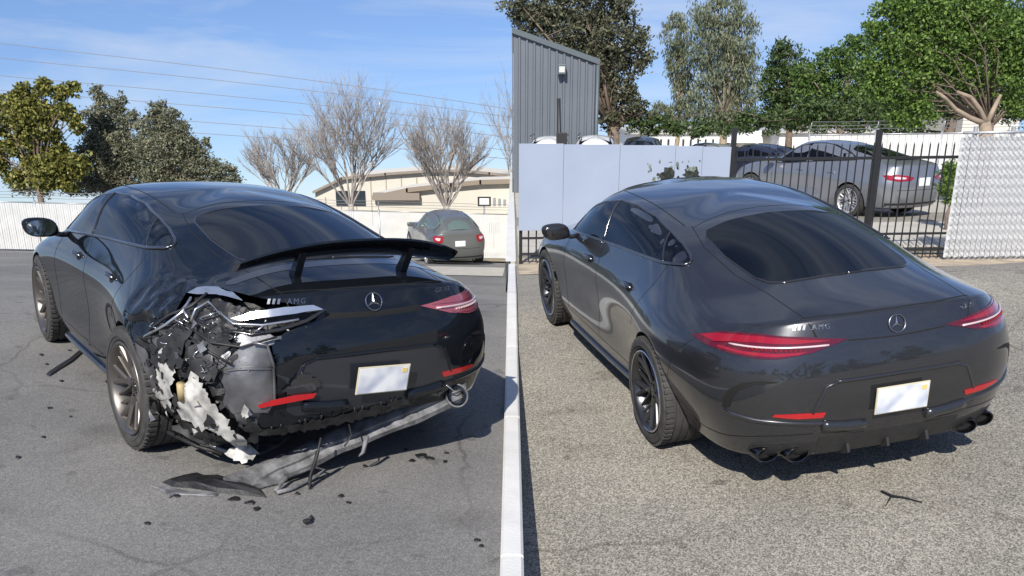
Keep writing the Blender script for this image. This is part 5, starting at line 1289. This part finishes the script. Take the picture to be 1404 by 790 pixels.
# dark ragged strip under the torn bumper skin and red reflector hanging in it
sheet_px('bumper_flap', [(388, 536), (414, 510), (444, 524), (424, 542), (402, 548)], .02, M_TRIM, .006, 7, seed=16)
sheet_px('rear_reflector', [(353, 556), (372, 549), (404, 542), (434, 539), (430, 546), (404, 551), (372, 557), (356, 560)], .035, M_REFL, .0, 8, smooth=True, thick=.012)
sheet_px('torn_rim', [(352, 590), (400, 584), (450, 572), (500, 562), (560, 545), (610, 528), (612, 534), (560, 556), (500, 574), (452, 584), (430, 590), (400, 594), (356, 600)], .01, M_CRUSH, .014, 8, seed=17, freq=20)
for i in range(16):
    x = 360+250*i/16+rng.uniform(-6, 6); y = 590-(x-350)*.23
    rod('torn_clip', [(x, y, .01), (x+rng.uniform(-3, 3), y+rng.uniform(4, 10), .0)], .005, M_BLKPL, n=5)
# raised spoiler
q = MB(); NS = 25; V = []
for i in range(NS):
    t = -1+2*i/(NS-1); y = .64*t*-1; z = 1.262-.085*abs(t)**2.3; xc = -.93+.07*t*t; ch = .125-.055*abs(t)**3
    for (dx, dz) in ((ch, .0), (ch*.6, .016), (0, .019), (-ch*.7, .017), (-ch, .018), (-ch*1.02, .006), (-ch*.5, -.008), (.3*ch, -.012)):
        V.append((xc+dx, y, z-.02+dz-.42*dx))
q.add(V, [(i*8+k, i*8+(k+1) % 8, (i+1)*8+(k+1) % 8, (i+1)*8+k) for i in range(NS-1) for k in range(8)]+[tuple(range(8)), tuple(range((NS-1)*8, NS*8))[::-1]])
sp = q.out('raised_spoiler', P_DARK, ROOT_L, auto=35)
for s in (1, -1):
    MB().add([Vector(p) for p in ((-.87, .30*s, 1.09), (-.79, .30*s, 1.09), (-.79, .34*s, 1.09), (-.87, .34*s, 1.09), (-.97, .30*s, 1.25), (-.90, .30*s, 1.22), (-.90, .34*s, 1.22), (-.97, .34*s, 1.25))],
             [(0, 3, 2, 1), (4, 5, 6, 7), (0, 1, 5, 4), (1, 2, 6, 5), (2, 3, 7, 6), (3, 0, 4, 7)]).out('spoiler_strut', M_TRIM, sp, bevel=.004)
SK.patch('spoiler_well', [(-.66, .62, 1.1), (-.66, -.62, 1.1), (-.70, -.64, 1.1), (-.74, -.6, 1.1), (-.74, .6, 1.1), (-.70, .64, 1.1)], (0, 0, -1), M_TRIM, ROOT_L, off=.002, grid=.05, skirt=.003)
# hanging lower valance: from the right exhaust down to the asphalt at the left
M_VAL = mat('scuffed_valance', (.14, .14, .143), .55, noise=.6, nscale=12, bump=.35, bscale=60)
A_ = M_L @ dl(636, 532, .02); B_ = gl(372, 684, .0)
top = [(640, 520), (600, 533), (560, 549), (500, 574), (450, 594), (410, 614), (370, 632), (335, 646), (305, 656)]
bot = [(640, 545), (612, 562), (572, 580), (515, 602), (470, 620), (430, 640), (400, 652), (378, 676), (352, 682)]
NA = len(top); V = []; dA, dB = A_.y, B_.y
prof = [(0, 0), (.12, -.035), (.35, -.05), (.5, -.03), (.75, -.045), (1, -.015), (1, .02), (.5, .035), (0, .03)]
def sm(L, t):
    k = t*(len(L)-1); i = min(len(L)-2, int(k)); f = k-i; return (L[i][0]+(L[i+1][0]-L[i][0])*f, L[i][1]+(L[i+1][1]-L[i][1])*f)
NN = 40
for i in range(NN+1):
    t = i/NN; tp, bp_ = sm(top, t), sm(bot, t); Y = dA+(dB+.10-dA)*t**.9
    a = at(*tp, Y+.05); b = at(*bp_, Y); g_b = gl(*bp_) if t > .85 else None
    for u, dy in prof:
        p = a.lerp(b, u)+Vector((0, dy, 0))+mn.noise_vector(Vector((t*9, u*3, 2)))*.008
        gz = terr_l(p.x, p.y)+.006
        if p.z < gz: p.z = gz
        V.append(M_L.inverted() @ p)
m8 = len(prof)
Fv = [(i*m8+k, i*m8+(k+1) % m8, (i+1)*m8+(k+1) % m8, (i+1)*m8+k) for i in range(NN) for k in range(m8)]+[tuple(range(m8)), tuple(range(NN*m8, (NN+1)*m8))[::-1]]
val = mesh_obj('hanging_valance', V, Fv, M_VAL, ROOT_L); bx_ = bmesh.new(); bx_.from_mesh(val.data); bmesh.ops.recalc_face_normals(bx_, faces=bx_.faces); bx_.to_mesh(val.data); bx_.free(); smooth_by_angle(val.data, 35)
IL = M_L.inverted()
def wrod(name, pts, r, m, parent, n=6, **k):
    return MB().tube([IL @ p for p in pts], r, n).out(name, m, parent, True, **k)
# exhaust cut-out loop of the valance, torn straps and the hanging harness
loop = [gl(378, 678, .02), at(392, 655, gl(392, 672).y+.06), at(430, 640, gl(430, 665).y+.12), at(446, 645, gl(440, 665).y+.12), gl(430, 660, .02), gl(400, 674, .015), gl(380, 680, .02)]
wrod('valance_loop', loop, .012, M_VAL, val)
Yh = at(432, 600, 1).y; Yc = dA+(dB-dA)*.72
def drop(pts, r, m, nm='hanging_harness'):
    return wrod(nm, [at(x, y, Yc+dy) if y < 716 else gl(x, y, .02) for x, y, dy in pts], r, m, val)
drop([(436, 618, 0), (430, 640, -.02), (424, 660, -.05), (428, 680, -.08), (431, 700, -.10), (426, 716, 0)], .010, M_BLKPL)
drop([(440, 600, 0), (434, 628, -.03), (426, 650, -.06), (424, 675, -.08), (429, 690, -.09)], .006, M_BLKPL)
drop([(478, 580, .1), (482, 598, .05), (472, 612, 0)], .005, M_BLKPL)
c = gl(421, 720, .02); mesh = MB().box((-.018, -.012, -.008), (.018, .012, .012)); o = mesh.out('plug', M_BLKPL, val, bevel=.006); o.matrix_local = IL @ Matrix.Translation(c) @ Matrix.Rotation(.6, 4, 'Z')
for px, py in ((503, 598),):
    Yp = dA+(dB-dA)*.5; wrod('torn_tab', [at(px, py, Yp), at(px-5, py+22, Yp-.02), at(px-11, py+28, Yp-.03)], [.014, .012, .004], M_VAL, val, n=5)
# ring of the right exhaust hanging out of the bumper
for rr_, mm_ in ((.062, M_VAL), (.045, M_DCHROME)):
    p = dl(625, 543, .05)
    MB().lathe([(rr_, -.05), (rr_+.008, -.045), (rr_+.008, .02), (rr_, .02), (rr_-.004, -.04)], 24, M=Matrix.Translation(p) @ Matrix.Rotation(R(80), 4, 'Z') @ Matrix.Rotation(R(25), 4, 'X')).out('exhaust_ring', mm_, ROOT_L, auto=40)
rod('silver_clip', [(612, 528, .05), (622, 536, .06), (632, 534, .06), (636, 548, .06), (626, 556, .06)], .004, M_SILVR)
# ---- loose pieces on the asphalt
def ground_piece(name, label, poly, h, m, amp, cat, grid=8, group=None, seed=0):
    P_ = [Vector(p) for p in poly]; nb = len(P_); c = gl(sum(p.x for p in P_)/nb, sum(p.y for p in P_)/nb)
    V = []
    for p in P_: V.append(gl(p.x, p.y, .003)-c)
    rg = random.Random(seed); T = []
    for v in V: T.append(v*.86+Vector((0, 0, h*rg.uniform(.5, 1.1))))
    ctr = Vector((0, 0, h*rg.uniform(.9, 1.3))); n = nb
    Fg = [(i, (i+1) % n, (i+1) % n+n, i+n) for i in range(n)]+[(i+n, (i+1) % n+n, 2*n) for i in range(n)]
    o = mesh_obj(name, V+T+[ctr], Fg+[tuple(range(n))[::-1]], m, None, label=label, cat=cat, group=group); o.location = c
    return o
BT = [(222, 662), (250, 656), (268, 652), (272, 658), (300, 657), (335, 664), (358, 672), (366, 683), (340, 680), (300, 676), (262, 670), (236, 668)]
ground_piece('torn_trim', 'long black torn bumper trim lying at the left end of the hanging valance', BT, .035, M_CRUSH, .01, 'debris', seed=3)
ground_piece('torn_trim', 'thin grey splinter of trim beside the black torn trim on the asphalt', [(200, 666), (232, 668), (262, 676), (300, 677), (298, 681), (262, 680), (240, 680), (232, 684), (226, 676), (214, 670)], .008, M_VAL, .01, 'debris', seed=4)
ground_piece('sill_strip', 'straight black strip lying on the asphalt beside the crashed coupe', [(63, 514), (78, 504), (96, 493), (113, 479), (116, 483), (100, 497), (82, 508), (68, 517)], .012, M_BLKPL, 0, 'debris', seed=5)
ground_piece('underbody_tray', 'flat grey underbody tray piece on the asphalt below the torn corner', [(352, 612), (380, 596), (400, 600), (384, 612), (366, 622), (352, 626)], .02, M_VAL, 0, 'debris', seed=6)
DEB = [(247, 604, 4), (252, 614, 4), (148, 524, 5), (68, 560, 4), (60, 600, 4), (97, 572, 3), (24, 628, 4), (203, 719, 5), (322, 685, 9), (343, 690, 7), (352, 699, 5), (243, 681, 6), (408, 678, 4), (352, 628, 4), (467, 681, 6), (460, 622, 5), (580, 626, 9), (590, 630, 6), (556, 617, 4), (612, 622, 4), (611, 634, 4), (565, 632, 5), (655, 742, 6), (660, 750, 4), (478, 690, 5), (57, 487, 3), (96, 481, 3), (64, 500, 3), (382, 630, 5), (394, 622, 4), (500, 640, 4), (84, 523, 3)]
rg = random.Random(21)
for i, (x, y, s_) in enumerate(DEB):
    k = rg.randint(5, 7); a0 = rg.uniform(0, 6)
    poly = [(x+s_*rg.uniform(.5, 1.15)*math.cos(a0+2*PI*j/k)*1.15, y+s_*.48*rg.uniform(.5, 1.15)*math.sin(a0+2*PI*j/k)) for j in range(k)]
    big = s_ >= 6
    if y < 540 and x < 160: where = 'near the black strip beside the left front wheel'
    elif x < 120: where = 'on the open asphalt left of the left rear wheel'
    elif 240 <= x <= 260 and y < 640: where = 'just behind the left rear tyre'
    elif y > 735: where = 'at the near right corner of the dark asphalt by the kerb'
    elif 540 < x < 630: where = 'on the asphalt right of the hanging valance, toward the kerb'
    elif x < 230: where = 'alone on the asphalt nearest the viewer'
    elif 300 < x < 400 and y > 680: where = 'in front of the long black torn trim'
    elif 370 < x < 400 and y < 640: where = 'under the torn bumper edge'
    else: where = 'beside the hanging valance on the asphalt'
    lab = ('larger' if big else 'small')+' black plastic shard '+where
    ground_piece('plastic_shard', lab, poly, rg.uniform(.003, .012), M_CRUSH, 0, 'debris', group='black shards on the asphalt: '+('larger ' if big else 'small ')+where, seed=i)
# a thin dry twig on the right lot
def gr(px, py, up=0.0):
    lo, hi = 1.5, 30
    for _ in range(40):
        m_ = (lo+hi)/2; p = at(px, py, m_)
        if p.z > terr_r(p.x, p.y): lo = m_
        else: hi = m_
    return at(px, py, lo)+Vector((0, 0, up))
c = gr(1235, 686); MB().tube([gr(1208, 676, .012)-c, gr(1222, 684, .02)-c, gr(1240, 685, .012)-c, gr(1264, 691, .01)-c], [.006, .007, .005, .003], 6).tube([gr(1222, 684, .02)-c, gr(1214, 696, .01)-c], [.005, .002], 5).out('twig', M_LINER, None, True, label='thin dark twig on the gravelly lot behind the grey coupe', cat='twig').location = c
